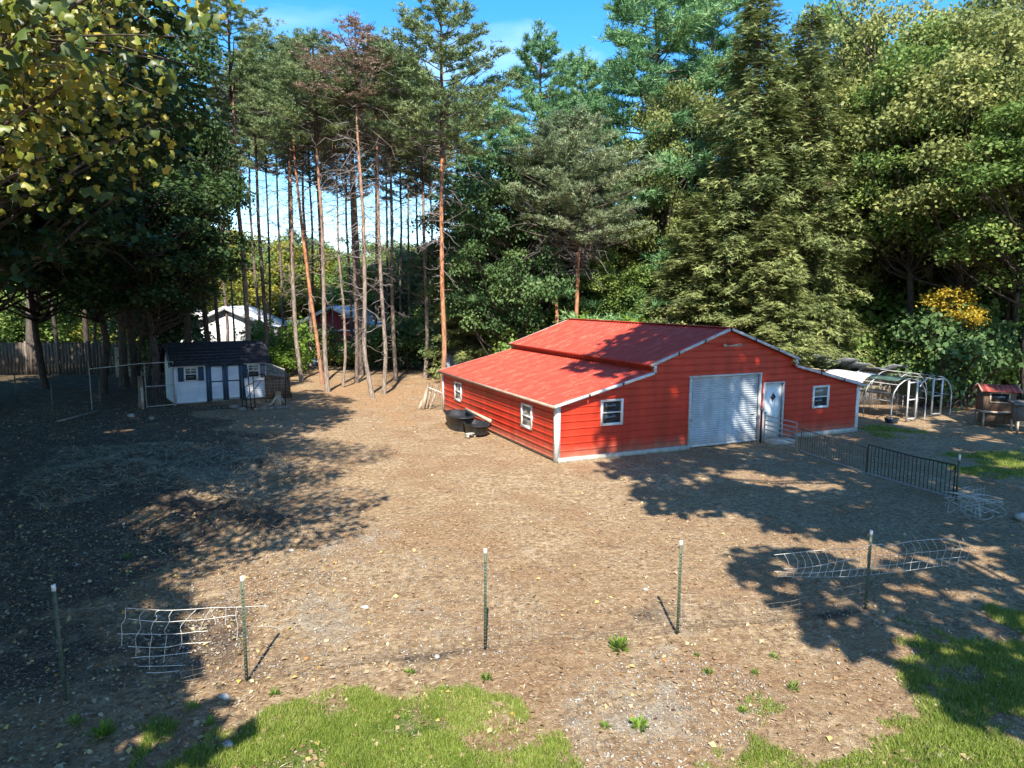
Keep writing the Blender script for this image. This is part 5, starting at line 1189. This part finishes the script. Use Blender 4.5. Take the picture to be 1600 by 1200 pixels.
for a in [(1345, 44, 8, 'olive', 0, 'olive green broadleaf with bare grey upper branches right of the hemlocks', 401, 1.05, 5),
          (1420, 41, 60, 'green', 0, 'green broadleaf with a twin dark stem above the old coop', 402, 1.0, 6.5),
          (1500, 40, 20, 'olive', 1, 'tall olive broadleaf above the picket fence', 403, 1.1, 6.0),
          (1585, 43, -30, 'olive', 0, 'tall broadleaf at the right edge of the picture behind the hutch', 404, 1.2, 6.0),
          (1620, 38, 130, 'green', 1, 'broadleaf leaning in from beyond the right edge over the pale hutch', 405, 1.0, 5.0),
          (1300, 47, 60, 'green', 1, 'green broadleaf glimpsed between the hemlocks and the bare topped tree', 406, 1.0, 5.5),
          (1380, 52, 70, 'olive', 1, 'olive broadleaf in the second row above the left hoop run', 407, 1.2, 4.0),
          (1460, 55, 40, 'green', 0, 'green broadleaf in the second row above the right hoop run', 408, 1.25, 4.0),
          (1540, 57, 60, 'olive', 0, 'olive broadleaf in the second row above the red roofed hutch', 409, 1.25, 4.0),
          (1260, 58, 30, 'green', 0, 'green broadleaf far back behind the hemlocks', 410, 1.3, 4.0),
          (1640, 55, 10, 'green', 1, 'green broadleaf far back at the extreme right', 411, 1.3, 4.0),
          (1390, 47, 290, 'dark', 0, 'shaded dark broadleaf low over the old coop', 412, .9, 2.2),
          (1460, 46, 300, 'dark', 1, 'shaded dark broadleaf low over the left end of the picket fence', 413, .9, 2.0),
          (1530, 47, 320, 'green', 1, 'small green understory tree behind the red roofed hutch', 414, .8, 1.8),
          (1590, 48, 340, 'dark', 0, 'shaded understory tree behind the pale hutch', 415, .9, 1.6),
          (1330, 46, 330, 'green', 0, 'light green understory tree left of the old coop roof', 416, .8, 2.4)]:
    broad(*a, group=RG)
for i, (px, d, h, lb) in enumerate(((1452, 43, 400, 'twin dark trunk rising left of the picket fence'), (1349, 43, 380, 'dark straight trunk behind the old coop'), (1362, 44.5, 385, 'thin dark trunk right beside the straight one behind the coop'), (1425, 45, 420, 'dark trunk seen over the hoop runs'), (1493, 41, 440, 'mottled trunk just behind the left end of the picket fence'), (1580, 43.2, 330, 'thick brown trunk rising behind the red roofed hutch'))):
    p = at(px, d); H = hz(px, h-120, d); t = thing('tree_trunk', lb, 'tree', (p[0], p[1], 0), 0, 'dark trunks of the right hand wood')
    link('trunk', trunk_mesh([(0, 0, 0), (.1, .1, H*.35), (-.1, .0, H*.7), (.05, 0, H)], [.22 if px < 1570 else .3, .19, .14, .08], 'bark_dark', 8, 500+i), t)
    tag(link('branches', dead_branches([(0, 0, 0), (0, 0, H)], H*.3, H, 14, 1.6, 520+i, .02), t), kind='stuff')
MG = 'broadleaf trees between the pines and the hemlocks'
for a in [(800, 40, 235, 'dark', 0, 'dark broadleaf in shade behind the left slope of the barn roof', 421, .95, 1.5),
          (735, 47, 300, 'dark', 1, 'dark rounded broadleaf right of the tallest orange pine', 422, 1.0, 1.0),
          (850, 45, 330, 'green', 0, 'green broadleaf behind the left pale crowned pine', 423, .8, 1.5),
          (960, 41, 400, 'green', 1, 'low green broadleaf above the barn ridge, right of the pale crowned pines', 424, .8, .6),
          (1040, 42, 130, 'olive', 1, 'olive broadleaf climbing between the tallest white pine and the hemlock', 425, .75, 5.0),
          (1010, 52, 330, 'dark', 0, 'deep green tree far behind the barn ridge', 426, 1.2, 1.5),
          (900, 55, 320, 'dark', 1, 'deep green tree far behind the pale crowned pines', 427, 1.3, 1.5),
          (1110, 47, 260, 'dark', 0, 'dark tree filling the gap behind the young hemlock', 428, 1.1, 1.5)]:
    broad(*a, group=MG)
LG = 'dark broadleaf trees of the left hand wood'
for a in [(205, 43, -30, 'maple', 0, 'tall dark maple behind the near maple, above the slanting trunks', 440, 1.15, 7.0),
          (288, 41, 140, 'maple', 0, 'dark maple at the edge of the wood above the left end of the shed', 431, .68, 5.6),
          (235, 36, 230, 'maple', 0, 'dark maple above the slanting trunks left of the shed', 432, 1.0, 3.6),
          (150, 42, 200, 'maple', 0, 'dark maple behind the pen frame', 433, 1.2, 4.2),
          (60, 46, 150, 'maple', 0, 'dark maple above the board fence near the left edge', 434, 1.3, 4.2),
          (-30, 40, 80, 'maple', 0, 'dark maple crowding in from beyond the left edge', 435, 1.3, 4.6),
          (255, 48, 340, 'maple', 0, 'dark low maple against the white building behind the shed', 436, .5, 2.2),
          (20, 66, 250, 'green', 0, 'sunlit green tree beyond the board fence at the far left', 437, 1.4, 2.0),
          (120, 70, 270, 'green', 1, 'sunlit green tree beyond the middle of the board fence', 438, 1.4, 1.5),
          (200, 74, 280, 'yellow', 0, 'yellow green tree beyond the right end of the board fence', 439, 1.4, 1.5)]:
    broad(*a, group=LG)
for i, (px, d, top, ln, r, lb) in enumerate(((42, 58.6, 330, 1.2, .42, 'thick leaning trunk in front of the board fence near the left edge'), (86, 57, 340, -.9, .15, 'thin leaning trunk in the middle of the board fence'), (130, 59.8, 330, .2, .2, 'dark upright trunk towards the right part of the board fence'),
        (140, 57, 400, 1.2, .1, 'thin slanting stem beside the dark upright trunk'), (185, 45.2, 330, .5, .24, 'straight pale grey trunk behind the chain link frame'), (199, 46, 380, 1.2, .09, 'first thin stem right of the pale grey trunk'),
        (207, 46, 370, 2.0, .11, 'second slanting stem right of the pale grey trunk'), (222, 45, 360, 2.6, .11, 'most slanting pale stem, nearest to the shed'))):
    p = at(px, d); H = hz(px, top, d)+1.5; t = thing('tree_trunk', lb, 'tree', (p[0], p[1], 0), 0, 'trunks of the left hand wood')
    q = Rv0[:2]*ln; A = [(0, 0, 0), (q[0]*.2, q[1]*.2, H*.3), (q[0]*.6, q[1]*.6, H*.65), (q[0], q[1], H)]
    link('trunk', trunk_mesh(A, [r, r*.85, r*.7, r*.45], 'bark_maple' if r > .2 or i > 4 else 'bark_dark', 8, 600+i), t)
    tag(link('branches', dead_branches(A, H*.4, H, 10, 1.5, 620+i, .018), t), kind='stuff')
# sunlit trees far beyond the pine trunks
FG = 'sunlit trees far beyond the pine trunks'
for i, (px, d, top, kd, v, lb) in enumerate([(330, 84, 395, 'yellow', 0, 'yellow tree over the left part of the white house'), (372, 88, 385, 'yellow', 0, 'yellow tree over the right part of the white house'), (412, 92, 370, 'yellow', 0, 'golden green tree left of the brick house'),
        (445, 86, 395, 'green', 0, 'green tree over the brick house'), (478, 80, 385, 'yellow', 0, 'yellow green tree left of the far red barn'), (508, 84, 398, 'green', 1, 'green tree directly behind the far red barn'), (545, 88, 402, 'olive', 1, 'olive tree over the right slope of the far red barn'),
        (580, 78, 392, 'green', 0, 'bright green tree right of the far red barn'), (610, 72, 400, 'green', 1, 'bright green tree between the two right hand pines'), (645, 68, 405, 'green', 0, 'green tree just left of the tallest orange pine'), (680, 72, 395, 'dark', 0, 'dark tree behind the tallest orange pine'),
        (710, 66, 380, 'dark', 1, 'dark tree to the right of the tallest orange pine, far back'), (350, 110, 372, 'green', 0, 'distant green tree above the yellow ones'), (465, 115, 372, 'dark', 0, 'distant dark tree in line with the leaning orange pine'), (560, 118, 378, 'dark', 1, 'distant dark tree in line with the thick dark pine'), (630, 105, 385, 'olive', 0, 'distant olive tree near the curved foot pine'),
        (280, 90, 380, 'green', 1, 'distant green tree behind the white garage'), (230, 88, 330, 'dark', 0, 'distant dark tree left of the white garage')]):
    broad(px, d, top-14, kd, v, lb, 700+i, 1.15+d/300, .8 if d < 100 else .3, group=FG, base=-.6)
UG = 'bushes along the edge of the wood'
def bush(px, d, s, kd, label, sz=1., z=0.):
    p = at(px, d); t = thing('bush', label, 'bush', (p[0], p[1], z-.1), 0, UG); a = np.random.default_rng(int(px*7+d)).random()*6.28
    add_parts(t, BUSH[kd], (0, 0, 0), a, (s, s, sz)); return t
for a in [(432, 50, 1.2, 'bright', 'bright green bush right of the shed roof', 1.1), (440, 47, .8, 'bright', 'small bright bush on the ground behind the poultry pen', .6), (478, 55, 1.1, 'dark', 'dark bush behind the leaning orange pine', .9),
          (540, 53, 1.0, 'yellow', 'yellow bush in front of the far red barn', .8), (560, 52, 1., 'green', 'green bush at the foot of the thick dark pine', .6), (595, 52, 1.1, 'green', 'green bush between the two pale pines', .9), (598, 58, 1., 'yellow', 'yellow bush right of the small red lean-to', 1.0),
          (630, 50, 1.2, 'dark', 'dark bush behind the dark twiggy pine', 1.0), (660, 51, 1.2, 'green', 'green bush behind the curved foot pine', 1.3), (712, 46, 1.1, 'dark', 'dark bush right behind the corner of the barn roof', .9), (770, 48, 1.5, 'dark', 'dark bush behind the tarpaulin covered hump', 1.4),
          (965, 37, 1.3, 'bright', 'bright lime green bush above the barn ridge', 1.25), (930, 38, 1.1, 'dark', 'dark bush beneath the right pale crowned pine', 1.1), (830, 40, 1.3, 'green', 'leafy bush above the upper left roof edge', 1.3), (1010, 38, 1.1, 'green', 'green bush behind the ridge below the young hemlock', 1.1),
          (1310, 41, 1., 'green', 'green bush behind the right lean-to roof', 1.0), (1420, 45, 1.3, 'green', 'sunlit bush behind the old coop', 1.1), (1505, 43, 1.2, 'green', 'pale bush overhanging the picket fence', 1.0), (1555, 44, 1.3, 'dark', 'dark bush right behind the red roofed hutch', 1.2), (1600, 44, 1.3, 'green', 'green bush behind the pale hutch', 1.3), (1475, 40.2, .6, 'green', 'small leafy bush growing at the foot of the picket fence', .35),
          (10, 64, 1.6, 'green', 'green bush over the left end of the board fence', 1.2), (90, 66, 1.6, 'green', 'green bush over the middle of the board fence', 1.1), (165, 64, 1.3, 'yellow', 'yellow bush over the right end of the board fence', 1.0), (250, 50, 1.5, 'dark', 'dark spreading bush left of the shed roof', 1.3)]:
    bush(*a)
for a in [(1330, 42, 1.5, 'green', 'green undergrowth between the hemlocks and the old coop', 1.6), (1375, 43, 1.5, 'bright', 'fresh green undergrowth lit up behind the old coop', 1.5), (1445, 44, 1.6, 'green', 'tall green undergrowth above the right hoop run', 1.9), (1515, 45, 1.7, 'green', 'tall leafy undergrowth left of the red roofed hutch', 2.0), (1565, 46, 1.6, 'yellow', 'yellow green undergrowth beside the thick brown trunk', 1.6), (1615, 45, 1.6, 'green', 'leafy undergrowth at the right edge of the picture', 2.0), (1400, 48, 1.8, 'yellow', 'pale undergrowth deep between the dark trunks', 2.2), (1350, 50, 1.8, 'green', 'green undergrowth deep behind the old coop', 2.4), (1480, 50, 1.8, 'yellow', 'yellowish undergrowth deep behind the picket fence', 2.6), (1545, 51, 1.8, 'green', 'green undergrowth deep behind the hutch', 2.6)]: bush(*a)
p = at(1482, 37.6); gz_ = hz(1482, 480, 37.6); t = thing('golden_sapling', 'sapling with a golden yellow leafy top in front of the dark right hand wood', 'tree', (p[0], p[1], 0))
link('trunk', trunk_mesh([(0, 0, 0), (.1, .1, gz_*.5), (0, 0, gz_+.8)], [.06, .05, .02], 'bark_dark', 6, 801), t); add_parts(t, BUSH['gold'], (0, 0, gz_-.3), .4, (.75, .75, .65)); add_parts(t, BUSH['gold'], (.5, -.6, gz_-.9), 2.4, (.6, .6, .5))
bush(1486, 38.3, 1.2, 'dark', 'dark leafy bush hiding the stem of the golden sapling', 1.35)
bush(1462, 38.8, .9, 'green', 'green bush left of the golden sapling', 1.0)
# far wooded ridge closing the horizon
rng = np.random.default_rng(77); mb = MB()
for az_ in np.arange(0, 360, 1.1):
    for ring, (d, h, r) in enumerate(((150, 10, 6), (230, 16, 9))):
        a = R_(az_+rng.random()); n = 85; c = CAM[:2]+np.array([math.sin(a), math.cos(a)])*(d+rng.random()*25)
        hh_ = h*(.75+.4*rng.random()); dd = rdirs(rng, n); dd[:, 2] = abs(dd[:, 2])
        P_ = np.column_stack([c[0]+dd[:, 0]*r, c[1]+dd[:, 1]*r, -2+dd[:, 2]*hh_*(.6+.4*rng.random(n))])
        nr = unit(dd+rng.normal(size=(n, 3))*.4); ax = unit(np.cross(nr, rdirs(rng, n))); s = (1.7+.9*ring)*(.6+.8*rng.random((n, 1)))
        rhombs(mb, P_, ax, unit(np.cross(nr, ax)), s*1.2, s, np.clip(rng.normal(size=n)*.2+rng.random(), 0, 1))
woods = mb.build('distant_woods', M['leaf_green']); tag(woods, 'far wooded ridge closing the horizon all round', 'woods', kind='stuff')

# ------------------------------------------------------------------ near maple: real lobed leaves
def maple_leaves(mb, c, nr, ax, s, tt):
    b = unit(np.cross(nr, ax)); n = len(c)
    shp = [(0, -.52), (.38, -.36), (.26, -.02), (.44, .26), (0, .66), (-.44, .26), (-.26, -.02), (-.38, -.36)]
    V = [c[:, None]*1.0]
    for (x, y) in shp: V.append((c+b*s*x+ax*s*y+nr*s*(-.45*abs(x)-.35*max(0, y)))[:, None])
    V = np.concatenate(V, 1).reshape(-1, 3); m = len(shp)
    F_ = np.array([[0, 1+i, 1+(i+1) % m] for i in range(m)]); idx = (np.arange(n)*(m+1))[:, None, None]+F_[None]
    mb.add(V, idx.reshape(-1, 3), np.repeat(tt, m+1))
def big_maple(pos, label, seed, R=5.6, z0=4.6, z1=17, near=False, nc=110, per=150, ls=.17, group='big maples along the left side', excl=None, off=0.):
    rng = np.random.default_rng(seed); t = thing('maple_tree', label, 'tree', (pos[0], pos[1], 0), 0, group); pos = np.array([pos[0], pos[1], 0.])
    H = z1-z0; cl = []; k = 0
    while len(cl) < nc and k < 20000:
        k += 1; p = rng.uniform(-1, 1, 3); r = np.linalg.norm(p)
        if r > 1 or r < .45: continue
        q = np.array([p[0]*R+off, p[1]*R, z0+H*.5+p[2]*H*.5])
        if excl is not None and (excl(q+pos) or any(in_view(pos+np.array([0, 0, max(z0-1.5, min(q[2]-.6*np.hypot(q[0], q[1]), z1*.8))])*(1-f_)+q*f_, .12) for f_ in (.15, .3, .45, .6, .75, .9))): continue
        if near and not in_view(q+pos, .15) and rng.random() < .82 and any(in_view(q+pos+np.array(SUNDIR)*f_, .05) and np.linalg.norm(q+pos+np.array(SUNDIR)*f_-CAM) < 15 for f_ in (1.5, 3, 4.5, 6, 8)): continue
        if near and q[2] > 8.2 and not in_view(q+pos, .3) and q[0] > 0 and rng.random() < .5: continue
        if all(np.linalg.norm(q-c) > .95 for c, _ in cl): cl.append((q, .75+.6*rng.random()))
    wood = MB()
    for c, r in cl:
        st = np.array([0, 0, max(z0-1.5, min(c[2]-.6*np.hypot(c[0], c[1]), z1*.8))]); mid = (st+c)/2+[0, 0, -.08*np.linalg.norm(c-st)]+rng.normal(size=3)*.2
        wood.tube([st, (st+mid)/2+rng.normal(size=3)*.1, mid, mid*.45+c*.55+rng.normal(size=3)*.1, c], [.10, .07, .05, .03, .012], 5)
        for _ in range(5):
            e = c+rdirs(rng, 1)[0]*r; wood.tube([mid*.25+c*.75, (mid*.2+c*.8+e)/2+rng.normal(size=3)*.05, e], [.016, .011, .005], 3)
    link('limbs', wood.mesh('limbs', M['bark_maple']), t)
    link('trunk', trunk_mesh([(0, 0, 0), (.1, .1, z0*.7), (-.1, 0, z0+H*.4), (0, 0, z0+H*.85)], [.42, .33, .22, .05], 'bark_maple', 10, seed), t)
    mb = MB(); singles = []
    for c, r in cl:
        n = int(per*r*r); d = rdirs(rng, n); d[:, 2] = np.where(d[:, 2] < -.5, -d[:, 2], d[:, 2]); p = c+d*r*(.4+.65*rng.random((n, 1))**.6)*[1, 1, .6]
        if near:
            d = unit(rdirs(rng, n)+[-.10, -.75, .30]); p = c+d*r*(.78+.3*rng.random((n, 1)))*[1, 1, .75]+rng.normal(size=(n, 3))*.06
        nr = unit(d*.3+[-.15, -.85, .45]+rng.normal(size=(n, 3))*.62) if near else unit(d*.5+[0, 0, .7]+rng.normal(size=(n, 3))*.45)
        ax = unit(np.cross(nr, rdirs(rng, n))+np.array([0, 0, -.5])); ax = unit(ax-nr*(ax*nr).sum(1)[:, None])
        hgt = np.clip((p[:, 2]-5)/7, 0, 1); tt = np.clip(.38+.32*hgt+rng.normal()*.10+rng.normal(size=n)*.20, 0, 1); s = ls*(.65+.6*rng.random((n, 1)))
        if near:
            dist = np.linalg.norm(p+pos-CAM, axis=1); vis = dist < 14
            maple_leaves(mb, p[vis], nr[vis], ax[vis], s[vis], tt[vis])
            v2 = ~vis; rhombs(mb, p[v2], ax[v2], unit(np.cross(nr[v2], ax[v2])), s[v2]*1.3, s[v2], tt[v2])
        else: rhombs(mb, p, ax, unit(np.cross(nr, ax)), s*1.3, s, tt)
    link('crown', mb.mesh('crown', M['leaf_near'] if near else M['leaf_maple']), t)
    return t, cl
def in_view(q, m=0.0):                      # keeps the crowns that only shade the yard clear of the drone's view
    d = q-CAM; w = d@Fv
    if w < .5: return False
    return abs(d@Rv)/w < .744+m and (d@Uv)/w < .558+m
tn, cln = big_maple((-15.6, -8.4), 'big near maple with yellowing sunlit leaves filling the upper left corner', 901, 6.0, 5.0, 17.0, True, 215, 250, .105)
# a few of the nearest leaves as single pieces
rng = np.random.default_rng(12); mb = MB(); maple_leaves(mb, np.zeros((1, 3)), np.array([[0, 0, 1.]]), np.array([[0, 1., 0]]), np.array([[.2]]), np.array([.72]))
lm = mb.mesh('leaf', M['leaf_near']); vis = [(c, r) for c, r in cln if in_view(c+np.array([-15.6, -8.4, 0]), .1)]
vis.sort(key=lambda q: np.linalg.norm(q[0]+np.array([-15.6, -8.4, 0])-CAM)); vis = vis[:26]
if vis:
    for k in range(240):
        c, r = vis[k % len(vis)]; d = rdirs(rng, 1)[0]; d[1] = -abs(d[1]); p = c+d*r*1.02*np.array([1, 1, .65])
        o = link('leaf', lm, tn, tuple(p)); nr = Vector((-.1+rng.normal()*.35, -.9+rng.normal()*.35, .4)); o.rotation_euler = nr.to_track_quat('Z', 'Y').to_euler(); o.rotation_euler.rotate_axis('Z', rng.random()*6.28)
def out(q):                                 # neither the clump nor the limb that carries it may cross the view
    return in_view(q, .06)
big_maple((-16.2, 1.5), 'tall dark maple behind the near one, its crown edge beside the sky', 902, 6.9, 4.6, 22.5, False, 250, 150, .215)
big_maple((-19.5, 9.0), 'dark maple on the left beyond the frame edge, shading the pen', 903, 6.4, 4.0, 20, False, 130, 150, .26)
SG = 'trees beside and behind the viewer that shade the yard'
for i, (x, y, R, z0, z1, nc, lb) in enumerate([(-17.2, -15.6, 4.2, 2.8, 9.4, 90, 'low maple standing left of the viewpoint, outside the frame'), (-23.5, -7, 6.4, 4, 18, 160, 'maple further left of the yard, outside the frame'), (-25, 4, 6.4, 4, 20, 160, 'maple far left of the pen, outside the frame'),
        (4.2, -14.0, 7.2, 7.5, 24, 140, 'ash tree to the right of the viewpoint'), (12.0, -14.6, 6.2, 8.5, 20.5, 54, 'ash tree further to the right of the viewpoint'),
        (25.5, -14.5, 5.0, 8, 18, 22, 'ash tree far to the right of the viewpoint'), (-.5, -19.5, 5.6, 6.2, 12.5, 27, 'small ash just right of and behind the viewpoint'),
        (-20.6, -17.2, 4.8, 8, 17, 100, 'maple behind the low one on the left, outside the frame'), (-28, 15, 6, 4, 19, 90, 'maple beyond the left edge of the pen'), (-31, 25, 6, 4, 19, 90, 'maple beyond the left end of the board fence')]):
    big_maple((x, y), lb, 910+i, R, z0, z1, False, nc, 100, .37, SG, excl=out, off=-1.5 if i == 3 else 0.)

# ------------------------------------------------------------------ small stuff on the ground
def scatter(n, P, rng):
    xs = []; 
    lo = np.min(P, 0); hi = np.max(P, 0)
    p = rng.uniform(lo, hi, (n*3, 2)); k = in_poly(p[:, 0], p[:, 1], P); return p[k][:n]
VIEWP = wpoly([(-60, 1260), (-60, 640), (420, 625), (700, 600), (860, 740), (1340, 690), (1660, 660), (1660, 1260)])
NEARP = wpoly([(-60, 1260), (-60, 800), (1660, 800), (1660, 1260)])
def flat_bits(name, pts, L0, W0, mat_, tints, label, cat, rng, lift=.02, tilt=.35, aspect=None):
    n = len(pts); z = gz(pts[:, 0], pts[:, 1])+lift*rng.random(n)+.008
    c = np.column_stack([pts, z]); nr = unit(np.array([0, 0, 1.])+rng.normal(size=(n, 3))*tilt); ax = unit(np.cross(nr, rdirs(rng, n)))
    mb = MB(); s = (.6+.8*rng.random((n, 1))); rhombs(mb, c, ax, unit(np.cross(nr, ax)), L0*s, W0*s, tints, .25); return tag(mb.build(name, mat_), label, cat, kind='stuff')
rng = np.random.default_rng(60)
pts = scatter(9000, NEARP, rng); keep = rng.random(len(pts)) < np.clip(.25+.9*((-pts[:, 0]-8.5)/2), .12, 1)+.15*(pts[:, 1] < -9)
pts = pts[keep]; flat_bits('fallen_leaves', pts, .055, .04, M['litter'], np.where(rng.random(len(pts)) < .8, rng.random(len(pts))*.5, rng.random(len(pts))), 'pale yellow and brown fallen leaves strewn over the yard', 'leaves', rng)
pts = scatter(9000, VIEWP, rng); keep = rng.random(len(pts)) < np.clip(.35+.6*((-pts[:, 0]-7)/3), .25, 1)
pts = pts[keep]; flat_bits('leaf_litter', pts, .075, .055, M['litter'], np.where(rng.random(len(pts)) < .85, .1+rng.random(len(pts))*.45, rng.random(len(pts))), 'leaf litter over the far part of the yard', 'leaves', rng)
pts = scatter(40000, NEARP, rng); flat_bits('wood_chips', pts, .042, .008, M['straw'], rng.random(len(pts)), 'straw and wood chips covering the near ground', 'straw', rng, .012, .2)
pts = scatter(30000, VIEWP, rng); flat_bits('straw', pts, .075, .012, M['straw'], rng.random(len(pts)), 'straw strewn over the yard up to the pines', 'straw', rng, .015, .2)
pts = scatter(9000, HAY, rng); flat_bits('old_hay', pts, .30, .014, M['straw'], .3+.6*rng.random(len(pts)), 'old pale hay lying in the shade in front of the shed', 'hay', rng, .05, .25)
# gravel
pts = np.vstack([scatter(2300, GRAV, rng), scatter(2400, GRAV2, rng), scatter(2200, GRAV3, rng), scatter(2400, NEARP, rng)])
n = len(pts); s = .010+.018*rng.random(n)**3; z = gz(pts[:, 0], pts[:, 1]); base = np.array([(1, 0, 0), (0, 1, 0), (-1, 0, 0), (0, -1, 0), (0, 0, .7), (0, 0, -.5)])
V = np.column_stack([pts, z+s*.3])[:, None]+base[None]*s[:, None, None]*(.7+.6*rng.random((n, 6, 1)))
F_ = np.array([(0, 1, 4), (1, 2, 4), (2, 3, 4), (3, 0, 4), (1, 0, 5), (2, 1, 5), (3, 2, 5), (0, 3, 5)])
mb = MB(); mb.add(V.reshape(-1, 3), ((np.arange(n)*6)[:, None, None]+F_).reshape(-1, 3), np.repeat(rng.random(n), 6)); tag(mb.build('gravel', M['pebble']), 'grey gravel stones pressed into the ground', 'gravel', kind='stuff')
for i, (px, py, r, lb) in enumerate(((570, 948, .06, 'white stone lying on the sunlit dirt left of the third fence post'), (350, 1088, .07, 'flat pale stone below the second fence post'), (357, 1165, .08, 'grey stone in the grass at the lower left'), (683, 1026, .05, 'white stone left of the foot of the third fence post'), (1008, 922, .05, 'white stone left of the fourth fence post'), (455, 860, .05, 'pale stone in the shade by the edge of the sunlight'))):
    g = gp(px, py); rock(r, 40+i, lb, (g[0], g[1], .02+float(gz(g[0], g[1]))))
# grass
def blades(name, pts, label, rng, L0=.075, m=M['grass'], w=.009):
    n = len(pts); c = np.column_stack([pts, gz(pts[:, 0], pts[:, 1])]); d = unit(np.array([0, 0, 1.])+rng.normal(size=(n, 3))*.55)
    mb = MB(); tt = np.clip(.45+.5*(fbm(pts[:, 0], pts[:, 1], .5, 71)-.5)+rng.normal(size=n)*.16, 0, 1)
    spikes(mb, c, d, L0*(.5+rng.random((n, 1))), w, tt, rng); return tag(mb.build(name, m), label, 'grass', kind='stuff')
def grass_pts(P, n, thr, rng):
    p = scatter(n, P, rng); g = GRASS(p[:, 0], p[:, 1]); cl = fbm(p[:, 0], p[:, 1], .45, 72, 3)
    return p[(g > thr) & (rng.random(len(p)) < np.clip((cl-.31)*5, .06, 1)*np.clip((g-thr)*3+.15, 0, 1))]
E1 = wpoly([(200, 1199), (240, 1120), (400, 1070), (620, 1050), (860, 1090), (930, 1199), (930, 1260), (200, 1260)])
blades('grass', grass_pts(E1, 120000, .12, rng), 'sunlit green grass patch along the bottom left of centre', rng, .07, w=.010)
E2 = wpoly([(1050, 1199), (1100, 1120), (1270, 1040), (1350, 990), (1440, 950), (1650, 930), (1700, 1260), (1050, 1260)])
blades('grass', grass_pts(E2, 125000, .14, rng), 'dappled green grass patch in the lower right corner', rng, .07, w=.010)
blades('grass', grass_pts(GR3, 24000, .3, rng), 'thin grass on the far right below the hutches', rng, .09, w=.02)
blades('grass', grass_pts(GR4, 9000, .3, rng), 'sunny grass by the right corner of the barn', rng, .11, w=.02)
blades('grass', grass_pts(GR5, 9000, .3, rng), 'shaded weeds and grass at the lower left', rng, .07, w=.014)
# weeds
def weed(px, py, s, label, n=46, seed=1):
    g = gp(px, py); rng = np.random.default_rng(seed); mb = MB(); a = rng.random(n)*6.28; el = .25+rng.random(n)*1.1
    d = np.stack([np.cos(a)*np.cos(el), np.sin(a)*np.cos(el), np.sin(el)], 1); c = d*s*(.3+.6*rng.random((n, 1))); b = unit(np.cross(d, [0, 0, 1.]))
    rhombs(mb, c, d, b, s*.55, s*.20, .35+.5*rng.random(n), .3); o = mb.build('weed', M['leaf_bright']); o.location = (g[0], g[1], float(gz(g[0], g[1]))); return tag(o, label, 'weed', 'weeds in the bare dirt')
for i, (px, py, s, lb) in enumerate(((968, 1010, .22, 'leafy green weed on the fence line between the third and fourth posts'), (998, 1136, .15, 'low flat weed in the grey gravel at bottom centre'), (945, 1136, .09, 'tiny weed left of the flat weed in the gravel'), (1108, 1050, .11, 'weed right of and below the fourth fence post'), (1090, 1022, .07, 'tiny weed just below the fourth fence post'),
        (1240, 1075, .13, 'weed at the left edge of the right hand grass patch'), (1210, 1025, .10, 'small weed between the fourth and fifth posts'), (1180, 1050, .09, 'small weed in the dirt under the fourth and fifth posts'), (1160, 1110, .10, 'weed near the bottom, left of the right hand grass'), (760, 1065, .12, 'weed at the top of the grass patch below the third post'), (640, 1050, .10, 'weed in the leaf litter left of the third post'), (430, 1085, .11, 'weed among yellow leaves below the second post'), (300, 1105, .12, 'weed at the shadow edge below the slack net'),
        (160, 1150, .2, 'broad shaded weed clump at the lower left'), (118, 1130, .14, 'shaded weed clump near the left edge'), (330, 1130, .13, 'weed at the left end of the sunlit grass'), (200, 870, .12, 'faint green weed in the deep shade at the left'))): weed(px, py, s, lb, 60 if s > .14 else 34, 80+i)
